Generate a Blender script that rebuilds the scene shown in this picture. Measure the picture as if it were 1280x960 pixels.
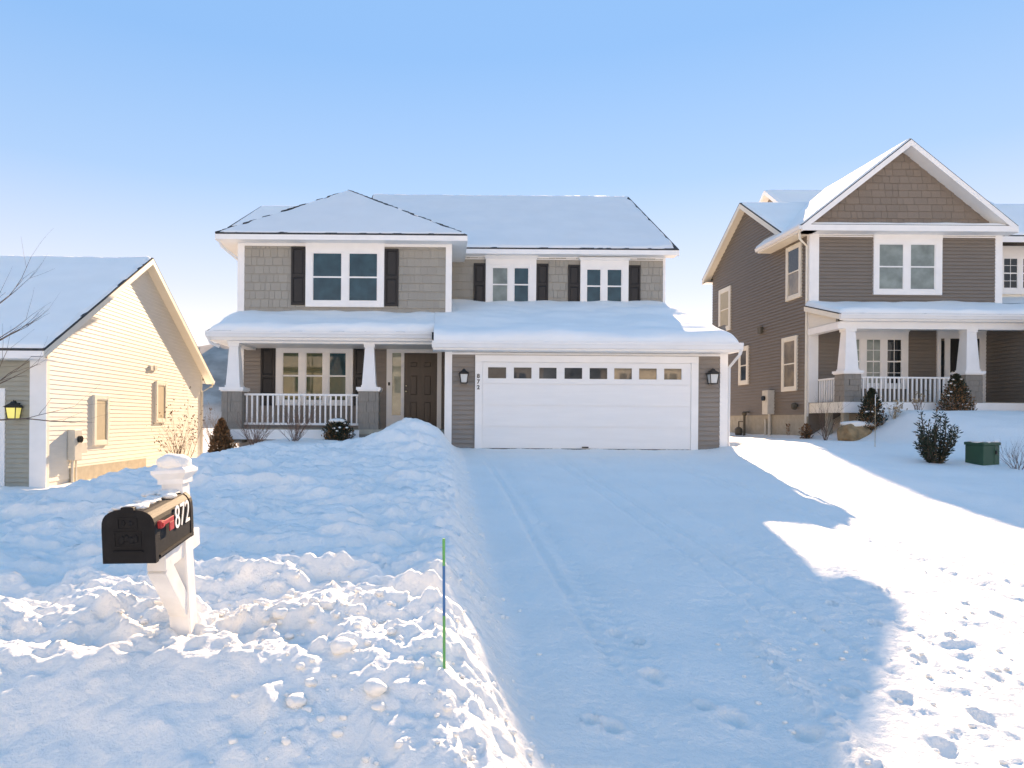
import bpy, bmesh, math, random
import numpy as np
from mathutils import Vector, Matrix, Quaternion
R = math.radians
rnd = random.Random(7)
for o in list(bpy.data.objects):
    bpy.data.objects.remove(o)
SC = bpy.context.scene
COL = SC.collection

# ------------------------------------------------------------------ camera, sky, sun, exposure
F_PX, VX, VY, ROLL, CZ = 850.0, 550.0, 525.0, 0.0076, 1.6      # focal length in px of a 1280 px wide frame
cam = bpy.data.cameras.new('camera')
cam.sensor_width = 36.0
cam.lens = 36.0 * F_PX / 1280.0
cam.shift_x = (640.0 - VX) / 1280.0
cam.shift_y = (VY - 480.0) / 1280.0
cam.clip_start = 0.05
cam.clip_end = 5000.0
cam_o = bpy.data.objects.new('camera', cam)
COL.objects.link(cam_o)
cam_o.location = (0, 0, CZ)
cam_o.rotation_euler = (R(90), -ROLL, 0)
SC.camera = cam_o

SUN_EL, SUN_AZ = R(23.4), R(12.8)          # the sun stands low behind the houses, a little to the right
world = bpy.data.worlds.new('World')
SC.world = world
world.use_nodes = True
wn, wl = world.node_tree.nodes, world.node_tree.links
wn.clear()
sky = wn.new('ShaderNodeTexSky')
sky.sky_type = 'NISHITA'
sky.sun_disc = False
sky.sun_elevation = SUN_EL
sky.sun_rotation = SUN_AZ
sky.altitude = 1000
sky.air_density = 1.0
sky.dust_density = 0.0
sky.ozone_density = 1.5
# clear winter air: the physical sky blended with a pale, slightly hazy horizon, the same all round
wtc = wn.new('ShaderNodeTexCoord')
wsx = wn.new('ShaderNodeSeparateXYZ')
wl.new(wtc.outputs['Generated'], wsx.inputs[0])
wrp = wn.new('ShaderNodeValToRGB')
SKY = [(0.0, (0.66, 0.70, 0.80)), (0.08, (0.53, 0.62, 0.80)), (0.18, (0.34, 0.485, 0.775)), (0.32, (0.16, 0.37, 0.755)), (0.47, (0.09, 0.31, 0.74)), (0.75, (0.088, 0.308, 0.735))]
el = wrp.color_ramp.elements
while len(el) < len(SKY):
    el.new(0.5)
for e_, (q, c) in zip(el, SKY):
    e_.position = q
    e_.color = (*c, 1)
wl.new(wsx.outputs['Z'], wrp.inputs['Fac'])
wsc = wn.new('ShaderNodeVectorMath'); wsc.operation = 'SCALE'; wsc.inputs['Scale'].default_value = 7.0
wl.new(wrp.outputs['Color'], wsc.inputs[0])
wmx = wn.new('ShaderNodeMix'); wmx.data_type = 'RGBA'; wmx.inputs['Factor'].default_value = 0.85
wl.new(sky.outputs[0], wmx.inputs['A'])
wl.new(wsc.outputs[0], wmx.inputs['B'])
bg = wn.new('ShaderNodeBackground')
bg.inputs['Strength'].default_value = 0.10
wo = wn.new('ShaderNodeOutputWorld')
wl.new(wmx.outputs['Result'], bg.inputs['Color'])
wl.new(bg.outputs[0], wo.inputs['Surface'])

sl = bpy.data.lights.new('sun', 'SUN')
sl.energy = 4.3
sl.angle = R(0.5)
sl.color = (1.0, 0.89, 0.75)
so = bpy.data.objects.new('sun', sl)
COL.objects.link(so)
sdir = Vector((math.sin(SUN_AZ) * math.cos(SUN_EL), math.cos(SUN_AZ) * math.cos(SUN_EL), math.sin(SUN_EL)))
so.rotation_euler = sdir.to_track_quat('Z', 'Y').to_euler()
so.location = (20, 60, 40)

SC.view_settings.view_transform = 'Standard'
SC.view_settings.look = 'None'
SC.view_settings.gamma = 1.0
SC.view_settings.exposure = 1.34
SC.view_settings.use_white_balance = True      # the camera's white balance, set for open shade
SC.view_settings.white_balance_temperature = 9900
SC.view_settings.white_balance_tint = 20
SC.view_settings.use_curve_mapping = False
SC.render.engine = 'CYCLES'
SC.cycles.max_bounces = 8
SC.cycles.diffuse_bounces = 6
SC.cycles.use_denoising = True


# ------------------------------------------------------------------ measuring: a photo point at a known depth
def dr(px, py):
    a, b = px - VX, py - VY
    return a + ROLL * b, b - ROLL * a
def X(px, D, py=525.0):
    return dr(px, py)[0] * D / F_PX
def Z(px, py, D):
    return CZ - dr(px, py)[1] * D / F_PX
def DS(px, xw, py=525.0):
    """depth at which a wall plane x = xw is seen in column px"""
    return xw * F_PX / dr(px, py)[0]


# ------------------------------------------------------------------ materials
MATS = {}
def mat(name, col, rough=0.6, var=0.08, scale=6.0, bump=0.0, bscale=40.0, spec=0.4, metal=0.0, col2=None, stretch=None,
        obj_var=0.0, emit=None):
    m = bpy.data.materials.new(name)
    m.use_nodes = True
    n, l = m.node_tree.nodes, m.node_tree.links
    b = n['Principled BSDF']
    b.inputs['Roughness'].default_value = rough
    b.inputs['Specular IOR Level'].default_value = spec
    b.inputs['Metallic'].default_value = metal
    tc = n.new('ShaderNodeTexCoord')
    mp = n.new('ShaderNodeMapping')
    l.new(tc.outputs['Object'], mp.inputs['Vector'])
    if stretch:
        mp.inputs['Scale'].default_value = stretch
    nz = n.new('ShaderNodeTexNoise')
    nz.inputs['Scale'].default_value = scale
    nz.inputs['Detail'].default_value = 6
    l.new(mp.outputs[0], nz.inputs['Vector'])
    rp = n.new('ShaderNodeValToRGB')
    c2 = col2 or tuple(min(1, c * (1 + var)) for c in col)
    c1 = tuple(c * (1 - var) for c in col) if not col2 else col
    rp.color_ramp.elements[0].position, rp.color_ramp.elements[1].position = 0.3, 0.7
    rp.color_ramp.elements[0].color = (*c1, 1)
    rp.color_ramp.elements[1].color = (*c2, 1)
    l.new(nz.outputs['Fac'], rp.inputs['Fac'])
    out = rp.outputs['Color']
    if obj_var:
        oi = n.new('ShaderNodeObjectInfo')
        mr = n.new('ShaderNodeMapRange')
        mr.inputs['To Min'].default_value = 1 - obj_var
        mr.inputs['To Max'].default_value = 1 + obj_var
        l.new(oi.outputs['Random'], mr.inputs['Value'])
        mx = n.new('ShaderNodeMix')
        mx.data_type = 'RGBA'
        mx.blend_type = 'MULTIPLY'
        mx.inputs['Factor'].default_value = 1
        l.new(out, mx.inputs['A'])
        l.new(mr.outputs[0], mx.inputs['B'])
        out = mx.outputs['Result']
    l.new(out, b.inputs['Base Color'])
    if bump:
        n2 = n.new('ShaderNodeTexNoise')
        n2.inputs['Scale'].default_value = bscale
        n2.inputs['Detail'].default_value = 5
        l.new(mp.outputs[0], n2.inputs['Vector'])
        bp = n.new('ShaderNodeBump')
        bp.inputs['Strength'].default_value = bump
        bp.inputs['Distance'].default_value = 0.02
        l.new(n2.outputs['Fac'], bp.inputs['Height'])
        l.new(bp.outputs[0], b.inputs['Normal'])
    if emit:
        b.inputs['Emission Color'].default_value = (*emit[0], 1)
        b.inputs['Emission Strength'].default_value = emit[1]
    MATS[name] = m
    return m

def snow_mat(name, base=(0.97, 0.935, 0.875), grain=0.6, course=0.0):
    m = bpy.data.materials.new(name)
    m.use_nodes = True
    n, l = m.node_tree.nodes, m.node_tree.links
    b = n['Principled BSDF']
    b.inputs['Roughness'].default_value = 0.65
    b.inputs['Specular IOR Level'].default_value = 0.25
    tc = n.new('ShaderNodeTexCoord')
    a = n.new('ShaderNodeTexNoise'); a.inputs['Scale'].default_value = 1.3; a.inputs['Detail'].default_value = 4
    l.new(tc.outputs['Object'], a.inputs['Vector'])
    rp = n.new('ShaderNodeValToRGB')
    rp.color_ramp.elements[0].position, rp.color_ramp.elements[1].position = 0.35, 0.65
    rp.color_ramp.elements[0].color = (*[c * 0.965 for c in base], 1)
    rp.color_ramp.elements[1].color = (*base, 1)
    l.new(a.outputs['Fac'], rp.inputs['Fac'])
    l.new(rp.outputs['Color'], b.inputs['Base Color'])
    g1 = n.new('ShaderNodeTexNoise'); g1.inputs['Scale'].default_value = 26; g1.inputs['Detail'].default_value = 8
    g1.inputs['Roughness'].default_value = 0.65
    l.new(tc.outputs['Object'], g1.inputs['Vector'])
    bp = n.new('ShaderNodeBump')
    bp.inputs['Strength'].default_value = grain
    bp.inputs['Distance'].default_value = 0.03
    h = g1.outputs['Fac']
    if course:
        sx = n.new('ShaderNodeSeparateXYZ'); l.new(tc.outputs['Object'], sx.inputs[0])
        d = n.new('ShaderNodeMath'); d.operation = 'DIVIDE'; d.inputs[1].default_value = course
        l.new(sx.outputs['Z'], d.inputs[0])
        fr = n.new('ShaderNodeMath'); fr.operation = 'FRACT'; l.new(d.outputs[0], fr.inputs[0])
        ml = n.new('ShaderNodeMath'); ml.operation = 'MULTIPLY_ADD'; ml.inputs[1].default_value = 0.8
        l.new(fr.outputs[0], ml.inputs[0]); l.new(h, ml.inputs[2])
        h = ml.outputs[0]
    l.new(h, bp.inputs['Height'])
    l.new(bp.outputs[0], b.inputs['Normal'])
    MATS[name] = m
    return m

def glass_mat(name, col=(0.03, 0.05, 0.055), rough=0.03, spec=0.5, col2=None, scale=3.0):
    m = mat(name, col, rough=rough, var=0.3, scale=scale, spec=spec, col2=col2, bump=0.015, bscale=1.5)
    m.node_tree.nodes['Principled BSDF'].inputs['Coat Weight'].default_value = 0.15
    m.node_tree.nodes['Principled BSDF'].inputs['Coat Roughness'].default_value = 0.02
    return m

snow_mat('snow')
snow_mat('snow_fine', grain=0.75)
snow_mat('snow_roof', grain=0.12)
snow_mat('snow_thin', base=(0.88, 0.86, 0.82), grain=0.12, course=0.085)
mat('white_trim', (0.86, 0.845, 0.82), rough=0.45, var=0.03, scale=3)
mat('white_metal', (0.78, 0.78, 0.77), rough=0.35, var=0.03, scale=2)
mat('vinyl_white', (0.74, 0.735, 0.72), rough=0.5, var=0.12, scale=7, bump=0.1, bscale=30)
mat('garage_white', (0.83, 0.825, 0.81), rough=0.5, var=0.02, scale=4, bump=0.06, bscale=60, stretch=(0.3, 1, 3))
mat('taupe', (0.26, 0.225, 0.195), rough=0.6, var=0.06, scale=5, bump=0.08, bscale=30, stretch=(0.4, 0.4, 3))
mat('shake', (0.335, 0.315, 0.275), rough=0.7, var=0.06, scale=9, bump=0.3, bscale=50, stretch=(4, 4, 0.6), obj_var=0.05)
mat('base_shake', (0.25, 0.225, 0.195), rough=0.75, var=0.12, scale=12, bump=0.3, bscale=40, stretch=(4, 4, 0.6))
mat('brown_siding', (0.20, 0.168, 0.140), rough=0.55, var=0.06, scale=5, bump=0.08, bscale=30, stretch=(0.4, 0.4, 3))
mat('brown_shake', (0.225, 0.18, 0.145), rough=0.7, var=0.12, scale=9, bump=0.3, bscale=50, stretch=(4, 4, 0.6), obj_var=0.06)
mat('cream', (0.73, 0.70, 0.63), rough=0.55, var=0.04, scale=5, bump=0.06, bscale=30, stretch=(0.4, 0.4, 3))
mat('sage', (0.36, 0.35, 0.29), rough=0.55, var=0.05, scale=5, bump=0.06, bscale=30)
mat('cream_trim', (0.78, 0.73, 0.63), rough=0.5, var=0.03, scale=3)
mat('blind', (0.45, 0.39, 0.28), rough=0.6, var=0.05, scale=5)
mat('shutter_black', (0.018, 0.016, 0.016), rough=0.45, var=0.15, scale=8)
mat('door_brown', (0.075, 0.055, 0.042), rough=0.4, var=0.12, scale=4, stretch=(3, 3, 0.4))
mat('asphalt_shingle', (0.055, 0.052, 0.05), rough=0.9, var=0.4, scale=14, bump=0.5, bscale=60)
mat('concrete', (0.40, 0.36, 0.29), rough=0.85, var=0.12, scale=5, bump=0.25, bscale=40)
mat('black_metal', (0.02, 0.02, 0.02), rough=0.4, var=0.2, scale=10)
mat('black_plastic', (0.010, 0.011, 0.013), rough=0.6, var=0.25, scale=14, bump=0.12, bscale=220, spec=0.15)
mat('red_plastic', (0.42, 0.03, 0.035), rough=0.5, var=0.2, scale=18)
mat('digit_white', (0.85, 0.85, 0.83), rough=0.5, var=0.02)
mat('marker_green', (0.06, 0.33, 0.10), rough=0.45, var=0.1)
mat('marker_blue', (0.008, 0.13, 0.33), rough=0.4, var=0.1)
mat('utility_green', (0.022, 0.085, 0.052), rough=0.5, var=0.12, scale=4, bump=0.05)
mat('meter_grey', (0.60, 0.57, 0.50), rough=0.5, var=0.08, scale=7)
mat('pipe_dark', (0.10, 0.085, 0.06), rough=0.6, var=0.2)
mat('brass', (0.75, 0.68, 0.5), rough=0.25, metal=1.0)
mat('frosted', (0.62, 0.64, 0.62), rough=0.35, var=0.05)
mat('lantern_lit', (0.55, 0.53, 0.18), rough=0.4, emit=((0.80, 0.82, 0.25), 0.25))
mat('bark', (0.10, 0.075, 0.058), rough=0.85, var=0.3, scale=20, bump=0.4)
mat('twig', (0.15, 0.10, 0.075), rough=0.85, var=0.3, scale=20)
mat('twig_red', (0.20, 0.115, 0.085), rough=0.85, var=0.3, scale=20)
mat('dry_leaf', (0.22, 0.13, 0.065), rough=0.85, var=0.35, scale=12)
mat('straw', (0.36, 0.27, 0.17), rough=0.85, var=0.3, scale=12)
mat('needle', (0.028, 0.036, 0.018), rough=0.7, var=0.5, scale=9)
mat('needle_brown', (0.24, 0.115, 0.05), rough=0.8, var=0.45, scale=9)
mat('rock', (0.33, 0.21, 0.11), rough=0.85, var=0.3, scale=6, bump=0.5, bscale=18)
mat('hill_wood', (0.42, 0.36, 0.31), rough=1.0, var=0.35, scale=0.05)
glass_mat('glass_teal', (0.018, 0.06, 0.075))
glass_mat('glass_dark', (0.012, 0.016, 0.018))
glass_mat('glass_tree_reflection', (0.13, 0.12, 0.06), col2=(0.05, 0.09, 0.06), scale=2.4)  # yellow-green reflection of sunlit trees opposite, painted into the porch panes' colour
glass_mat('glass_side', (0.36, 0.38, 0.30))
glass_mat('glass_garage', (0.05, 0.056, 0.06), spec=0.2)
glass_mat('glass_tan_reflection', (0.30, 0.23, 0.15), col2=(0.10, 0.09, 0.08), scale=2.2)  # tan reflection of sunlit siding, painted into the pane colour
glass_mat('glass_curtain', (0.20, 0.24, 0.22))


# ------------------------------------------------------------------ mesh building
ORG = {}
def origin(o):
    return ORG.get(o.name, Vector((0, 0, 0))) if o else Vector((0, 0, 0))

class Fr:
    """a wall frame: a runs along the wall, n out of it, z up"""
    def __init__(s, O, u=(1, 0, 0), n=(0, -1, 0), w=(0, 0, 1)):
        s.O, s.u, s.n, s.w = Vector(O), Vector(u), Vector(n), Vector(w)
    def p(s, a, z, n=0.0):
        return s.O + s.u * a + s.n * n + s.w * z

class MB:
    def __init__(s):
        s.v, s.f = [], []
    def poly(s, pts):
        i = len(s.v)
        s.v += [tuple(p) for p in pts]
        s.f.append(tuple(range(i, i + len(pts))))
        return s
    def hexa(s, a, b):
        """a, b: two matching rings of points, closed at both ends"""
        i, k = len(s.v), len(a)
        s.v += [tuple(p) for p in a] + [tuple(p) for p in b]
        s.f.append(tuple(range(i + k - 1, i - 1, -1)))
        s.f.append(tuple(range(i + k, i + 2 * k)))
        for j in range(k):
            q = (j + 1) % k
            s.f.append((i + j, i + q, i + k + q, i + k + j))
        return s
    def box(s, x0, x1, y0, y1, z0, z1):
        return s.hexa([(x0, y0, z0), (x1, y0, z0), (x1, y1, z0), (x0, y1, z0)],
                      [(x0, y0, z1), (x1, y0, z1), (x1, y1, z1), (x0, y1, z1)])
    def fb(s, F, a0, a1, z0, z1, n0, n1):
        return s.hexa([F.p(a0, z0, n0), F.p(a1, z0, n0), F.p(a1, z0, n1), F.p(a0, z0, n1)],
                      [F.p(a0, z1, n0), F.p(a1, z1, n0), F.p(a1, z1, n1), F.p(a0, z1, n1)])
    def ring(s, F, a0, a1, z0, z1, w, n0, n1):
        """picture frame of width w inside a0..z1"""
        s.fb(F, a0, a0 + w, z0, z1, n0, n1); s.fb(F, a1 - w, a1, z0, z1, n0, n1)
        s.fb(F, a0 + w, a1 - w, z0, z0 + w, n0, n1); s.fb(F, a0 + w, a1 - w, z1 - w, z1, n0, n1)
        return s
    def tube(s, pts, rad, k=6):
        pts = [Vector(p) for p in pts]
        if not hasattr(rad, '__len__'):
            rad = [rad] * len(pts)
        base = len(s.v)
        for j, p in enumerate(pts):
            t = (pts[min(j + 1, len(pts) - 1)] - pts[max(j - 1, 0)]).normalized()
            ax = Vector((0, 0, 1)) if abs(t.z) < 0.9 else Vector((1, 0, 0))
            e1 = t.cross(ax).normalized(); e2 = t.cross(e1)
            for q in range(k):
                an = 2 * math.pi * q / k
                s.v.append(tuple(p + (e1 * math.cos(an) + e2 * math.sin(an)) * rad[j]))
        for j in range(len(pts) - 1):
            for q in range(k):
                r = (q + 1) % k
                s.f.append((base + j * k + q, base + j * k + r, base + (j + 1) * k + r, base + (j + 1) * k + q))
        s.f.append(tuple(range(base + k - 1, base - 1, -1)))
        s.f.append(tuple(range(base + (len(pts) - 1) * k, base + len(pts) * k)))
        return s
    def slab(s, pts, t):
        """a flat plate: polygon and its copy t lower"""
        return s.hexa([Vector(p) - Vector((0, 0, t)) for p in pts], pts)
    def blob(s, c, r, seed, sub=2, rough=0.25, flat=0.0):
        bm = bmesh.new()
        bmesh.ops.create_icosphere(bm, subdivisions=sub, radius=1.0)
        rr = random.Random(seed)
        ph = [Vector((rr.uniform(-1, 1), rr.uniform(-1, 1), rr.uniform(-1, 1))) * 2.6 for _ in range(6)]
        i = len(s.v)
        for v in bm.verts:
            d = sum(math.sin(v.co.dot(p) * (1 + 0.5 * k) + k) for k, p in enumerate(ph)) / 6
            q = v.co * (1 + rough * d)
            s.v.append((c[0] + q.x * r[0], c[1] + q.y * r[1], c[2] + q.z * r[2]))
        for f in bm.faces:
            s.f.append(tuple(i + v.index for v in f.verts))
        bm.free()
        return s
    def build(s, name, m, parent=None, smooth=False, org=None, recalc=True, bevel=0.0):
        o_ = Vector(org) if org is not None else origin(parent)
        me = bpy.data.meshes.new(name)
        me.from_pydata([(v[0] - o_.x, v[1] - o_.y, v[2] - o_.z) for v in s.v], [], s.f)
        if recalc and len(s.f) < 30000:
            bm = bmesh.new(); bm.from_mesh(me)
            bmesh.ops.recalc_face_normals(bm, faces=bm.faces)
            bm.to_mesh(me); bm.free()
        if smooth:
            me.polygons.foreach_set('use_smooth', [True] * len(me.polygons))
        me.materials.append(MATS[m] if isinstance(m, str) else m)
        o = bpy.data.objects.new(name, me)
        COL.objects.link(o)
        if parent:
            o.parent = parent
        elif org is not None:
            o.location = o_
        ORG[o.name] = o_
        if bevel:
            bv = o.modifiers.new('bevel', 'BEVEL'); bv.width = bevel; bv.segments = 2; bv.limit_method = 'ANGLE'
        return o

def tag(o, label=None, cat=None, group=None, kind=None):
    for k, v in (('label', label), ('category', cat), ('group', group), ('kind', kind)):
        if v:
            o[k] = v
    return o
def thing(name, loc, label, cat, group=None):
    o = bpy.data.objects.new(name, None)
    COL.objects.link(o)
    o.location = loc
    o.empty_display_size = 0.2
    ORG[o.name] = Vector(loc)
    return tag(o, label, cat, group)
def inst(name, me, parent, loc, scale=(1, 1, 1), rot=(0, 0, 0)):
    o = bpy.data.objects.new(name, me)
    COL.objects.link(o)
    o.parent = parent
    o.location = Vector(loc) - origin(parent)
    o.scale = scale
    o.rotation_euler = rot
    ORG[o.name] = Vector(loc)
    return o
def text_mesh(body, size, ext=0.002, bold=0.0):
    cu = bpy.data.curves.new('digits', 'FONT')
    cu.body = body; cu.size = size; cu.extrude = ext; cu.offset = bold
    cu.align_x = 'CENTER'; cu.align_y = 'CENTER'
    t = bpy.data.objects.new('digits', cu)
    COL.objects.link(t)
    bpy.context.view_layer.update()
    me = bpy.data.meshes.new_from_object(t.evaluated_get(bpy.context.evaluated_depsgraph_get()))
    bpy.data.objects.remove(t)
    return me


# ------------------------------------------------------------------ noise on arrays
_rs = np.random.RandomState(3)
PERM = _rs.permutation(512)
GA = _rs.uniform(0, 2 * np.pi, 512)
def perlin(x, y, seed=0):
    xi, yi = np.floor(x).astype(int), np.floor(y).astype(int)
    xf, yf = x - xi, y - yi
    u, v = xf * xf * xf * (xf * (xf * 6 - 15) + 10), yf * yf * yf * (yf * (yf * 6 - 15) + 10)
    def g(ix, iy, dx, dy):
        h = GA[PERM[(PERM[(ix + seed * 37) & 511] + iy) & 511]]
        return np.cos(h) * dx + np.sin(h) * dy
    a = g(xi, yi, xf, yf); b = g(xi + 1, yi, xf - 1, yf)
    c = g(xi, yi + 1, xf, yf - 1); d = g(xi + 1, yi + 1, xf - 1, yf - 1)
    return (a + u * (b - a)) * (1 - v) + (c + u * (d - c)) * v
def fbm(x, y, oct=4, seed=0, gain=0.5):
    s, a = 0, 1.0
    for k in range(oct):
        s = s + a * perlin(x * 2 ** k + 17.3 * k, y * 2 ** k - 9.1 * k, seed + k)
        a *= gain
    return s
def billow(x, y, oct=3, seed=0):
    s, a = 0, 1.0
    for k in range(oct):
        s = s + a * (0.45 - np.abs(perlin(x * 2 ** k + 7.7 * k, y * 2 ** k + 3.1 * k, seed + k)))
        a *= 0.5
    return s
def sm(e0, e1, x):
    t = np.clip((x - e0) / (e1 - e0), 0, 1)
    return t * t * (3 - 2 * t)


# ------------------------------------------------------------------ the ground under its snow
def drive_z(y):
    return np.clip((y - 3.3) * 0.0743, 0, 0.94)
def worley(x, y, seed=0):
    """distance to the nearest cell point, to the next one, and a random number of the cell"""
    xi, yi = np.floor(x).astype(int), np.floor(y).astype(int)
    f1 = np.full(x.shape, 9.0); f2 = np.full(x.shape, 9.0); cid = np.zeros(x.shape)
    for dx in (-1, 0, 1):
        for dy in (-1, 0, 1):
            h = PERM[(PERM[(xi + dx + seed * 31) & 511] + yi + dy) & 511]
            px_, py_ = xi + dx + (GA[h] / 6.2832), yi + dy + (GA[(h + 77) & 511] / 6.2832)
            d = np.hypot(x - px_, y - py_)
            nr = d < f1
            f2 = np.where(nr, f1, np.minimum(f2, d))
            cid = np.where(nr, GA[(h + 191) & 511] / 6.2832, cid)
            f1 = np.where(nr, d, f1)
    return f1, f2, cid
PITS = [(816, 845, .09), (765, 911, .08), (917, 900, .1), (769, 787, .07), (800, 800, .05), (880, 885, .07), (740, 905, .06),
        (1010, 925, .09), (1150, 830, .07), (1190, 800, .06), (1130, 880, .1), (1230, 905, .1), (1095, 785, .06), (1250, 850, .08),
        (1180, 940, .1), (1060, 870, .08), (1210, 760, .05), (1100, 740, .05), (1160, 720, .05), (1250, 775, .06), (1040, 760, .05)]
def drive_depth(px, py):
    a, b = dr(px, py)
    D = 1.845 / (b / F_PX + 0.0743)
    return a * D / F_PX, D
def ground_h(x, y, detail=True):
    x, y = np.asarray(x, float), np.asarray(y, float)
    zd = drive_z(y)
    # lawn on the left, falling away towards the neighbour
    zl = 0.44 + np.clip(y - 3.4, 0, 13) * 0.053
    fall = 1.12 * sm(-3.6, -7.2, x)
    zl = zl - fall * (0.22 + 0.78 * sm(5, 15, y)) - 0.35 * sm(17, 22, y) * sm(-4.8, -6.5, x)
    zl = zl - 0.9 * sm(24, 34, y)
    zl = zl + 0.56 * np.exp(-((x + 0.62) / 0.85) ** 2 - ((y - 14.4) / 1.5) ** 2)
    zl = zl + 0.10 * np.exp(-((x + 8.8) / 2.2) ** 2 - ((y - 14.3) / 0.8) ** 2)
    # ploughed bank along the street
    bank = sm(1.95, 3.35, y)
    dip = 0.03 * np.exp(-((y - 3.5) / 0.2) ** 2) * sm(-0.7, -1.4, x)
    zleft = zl * bank - dip + 0.03 * np.exp(-((y - 3.1) / 0.2) ** 2) * sm(-0.5, -1.3, x)
    # the yard on the right, rising to the neighbour's porch
    zr = zd + 0.05 + 0.86 * sm(13.3, 18.8, y) * sm(11.3, 13.0, x) + 0.12 * sm(11.5, 15, y)
    zr = zr + 0.10 * np.exp(-((x - 7.75) / 0.5) ** 2) * sm(6.5, 8, y) * sm(17, 15, y)
    zr = zr - 0.15 * sm(20, 30, y) * sm(12, 9, x) - 1.2 * sm(31, 45, y)
    edge = 0.26 + 0.06 * perlin(y * 0.9, y * 0 + 2.0, 5) + 0.03 * perlin(y * 4, y * 0 + 7.0, 6)
    wl = sm(edge + 0.30, edge - 0.34, x)
    wr = sm(7.05, 7.75, x + 0.1 * perlin(y * 0.8, y * 0 + 4.0, 9)) * sm(5.0, 8.0, y)
    wr = np.where(y > 17, sm(3, 5, x), wr)
    z = zd + (zleft - zd) * wl
    z = z + (zr - z) * wr
    z = z + 0.10 * np.exp(-((x - 6.75) / 0.42) ** 2 - ((y - 15.75) / 0.35) ** 2)
    # the valley behind
    far = sm(36, 140, np.hypot(x, y))
    z = z * (1 - far) + far * (-5.0)
    if not detail:
        return z
    near = sm(45, 20, np.hypot(x, y))
    lawn = np.maximum(wl, wr * 0.6) * near
    z = z + lawn * (0.075 * fbm(x * 0.55, y * 0.75, 3, 1))
    z = z + wl * near * sm(2.9, 3.6, y) * sm(17, 12, y) * (0.15 * fbm(x * 1.3 + 0.6 * perlin(x, y, 8), y * 2.6, 4, 2, 0.55) + 0.11 * billow(x * 2.1, y * 3.6, 4, 4))
    lump = wl * sm(3.0, 3.4, y) * sm(5.6, 4.1, y) * sm(-3.2, -1.6, x)
    z = z + lump * (0.065 * billow(x * 4.6, y * 5.0, 3, 11) + 0.04 * billow(x * 11, y * 11, 3, 12))
    f1, f2, cid = worley(x * 9.0 + 0.5 * perlin(x * 3, y * 3, 41), y * 9.5 + 0.5 * perlin(x * 3, y * 3, 42), 3)
    slab = np.clip((f2 - f1) * 2.6, 0, 1)
    blocks = np.maximum(lump * sm(-2.4, -1.2, x), wl * sm(2.5, 2.8, y) * sm(3.5, 3.2, y) * sm(-1.4, -0.5, x)) * sm(-0.1, 0.35, perlin(x * 1.4, y * 1.7, 43) + 0.15)
    z = z + blocks * (0.05 * (cid - 0.25) * slab ** 0.5)
    side = np.exp(-((x - edge + 0.05) / 0.22) ** 2) * sm(15.5, 13, y)
    z = z + side * (0.085 * billow(x * 5.5, y * 4.2, 3, 13) + 0.04 * billow(x * 15, y * 13, 3, 14)) * sm(2.0, 2.5, y)
    face = wl * sm(2.1, 2.5, y) * sm(3.5, 3.1, y)
    z = z + face * (0.06 * fbm(x * 2.4, y * 2.0, 4, 15) + 0.022 * billow(x * 7, y * 6, 3, 17) + 0.05 * sm(-1.1, -0.2, x) * billow(x * 7, y * 7, 3, 16))
    # the driveway: thin wind-crusted snow, wheel tracks, prints
    dv = (1 - wl) * (1 - wr) * near
    z = z + dv * (0.020 * fbm(x * 2.0, y * 2.0, 4, 21) + 0.013 * billow(x * 9, y * 11, 4, 22))
    rough = dv * sm(1.75, 2.5, x + 0.16 * perlin(x * 2, y * 2, 31) - 0.05 * (y - 4)) * sm(9.5, 5.0, y)
    z = z + rough * (0.024 * billow(x * 3.2, y * 4.2, 3, 23) + 0.016 * np.clip(fbm(x * 5, y * 7, 3, 24), 0, 1) + 0.008 * fbm(x * 16, y * 16, 2, 27))
    ridge = np.exp(-((x - 2.05 - 0.09 * (y - 4) - 0.05 * perlin(y * 3, y * 0, 32)) / 0.11) ** 2) * sm(5.6, 4.2, y) * sm(2.4, 2.9, y)
    z = z + dv * ridge * (0.022 + 0.07 * billow(x * 8, y * 8, 3, 25))
    for tx, w in ((1.25, 0.12), (1.05, 0.05), (2.48, 0.07), (2.75, 0.05), (3.35, 0.12), (4.7, 0.09), (5.0, 0.05)):
        tr = np.exp(-((x - tx - 0.03 * np.sin(y * 0.6 + tx) + 0.02 * (y - 8)) / w) ** 2)
        tread = 0.5 + 0.5 * np.sign(np.sin(y * 42 + 12 * x))
        z = z - dv * tr * sm(15.5, 12, y) * sm(3.6, 4.6, y) * (0.030 + 0.013 * tread)
    for px, py, r in PITS:
        cx, cy = drive_depth(px, py)
        r = r * 0.72
        wob = 0.35 * perlin(x * 14, y * 14, 51)
        d = np.hypot((x - cx) / r, (y - cy) / (r * 1.35)) + wob
        z = z + dv * (-0.034 * np.exp(-(d / 0.75) ** 4) + 0.014 * np.exp(-((d - 1.25) / 0.4) ** 2))
    return z
def gz(x, y):
    return float(ground_h(np.array([x]), np.array([y]))[0])

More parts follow.
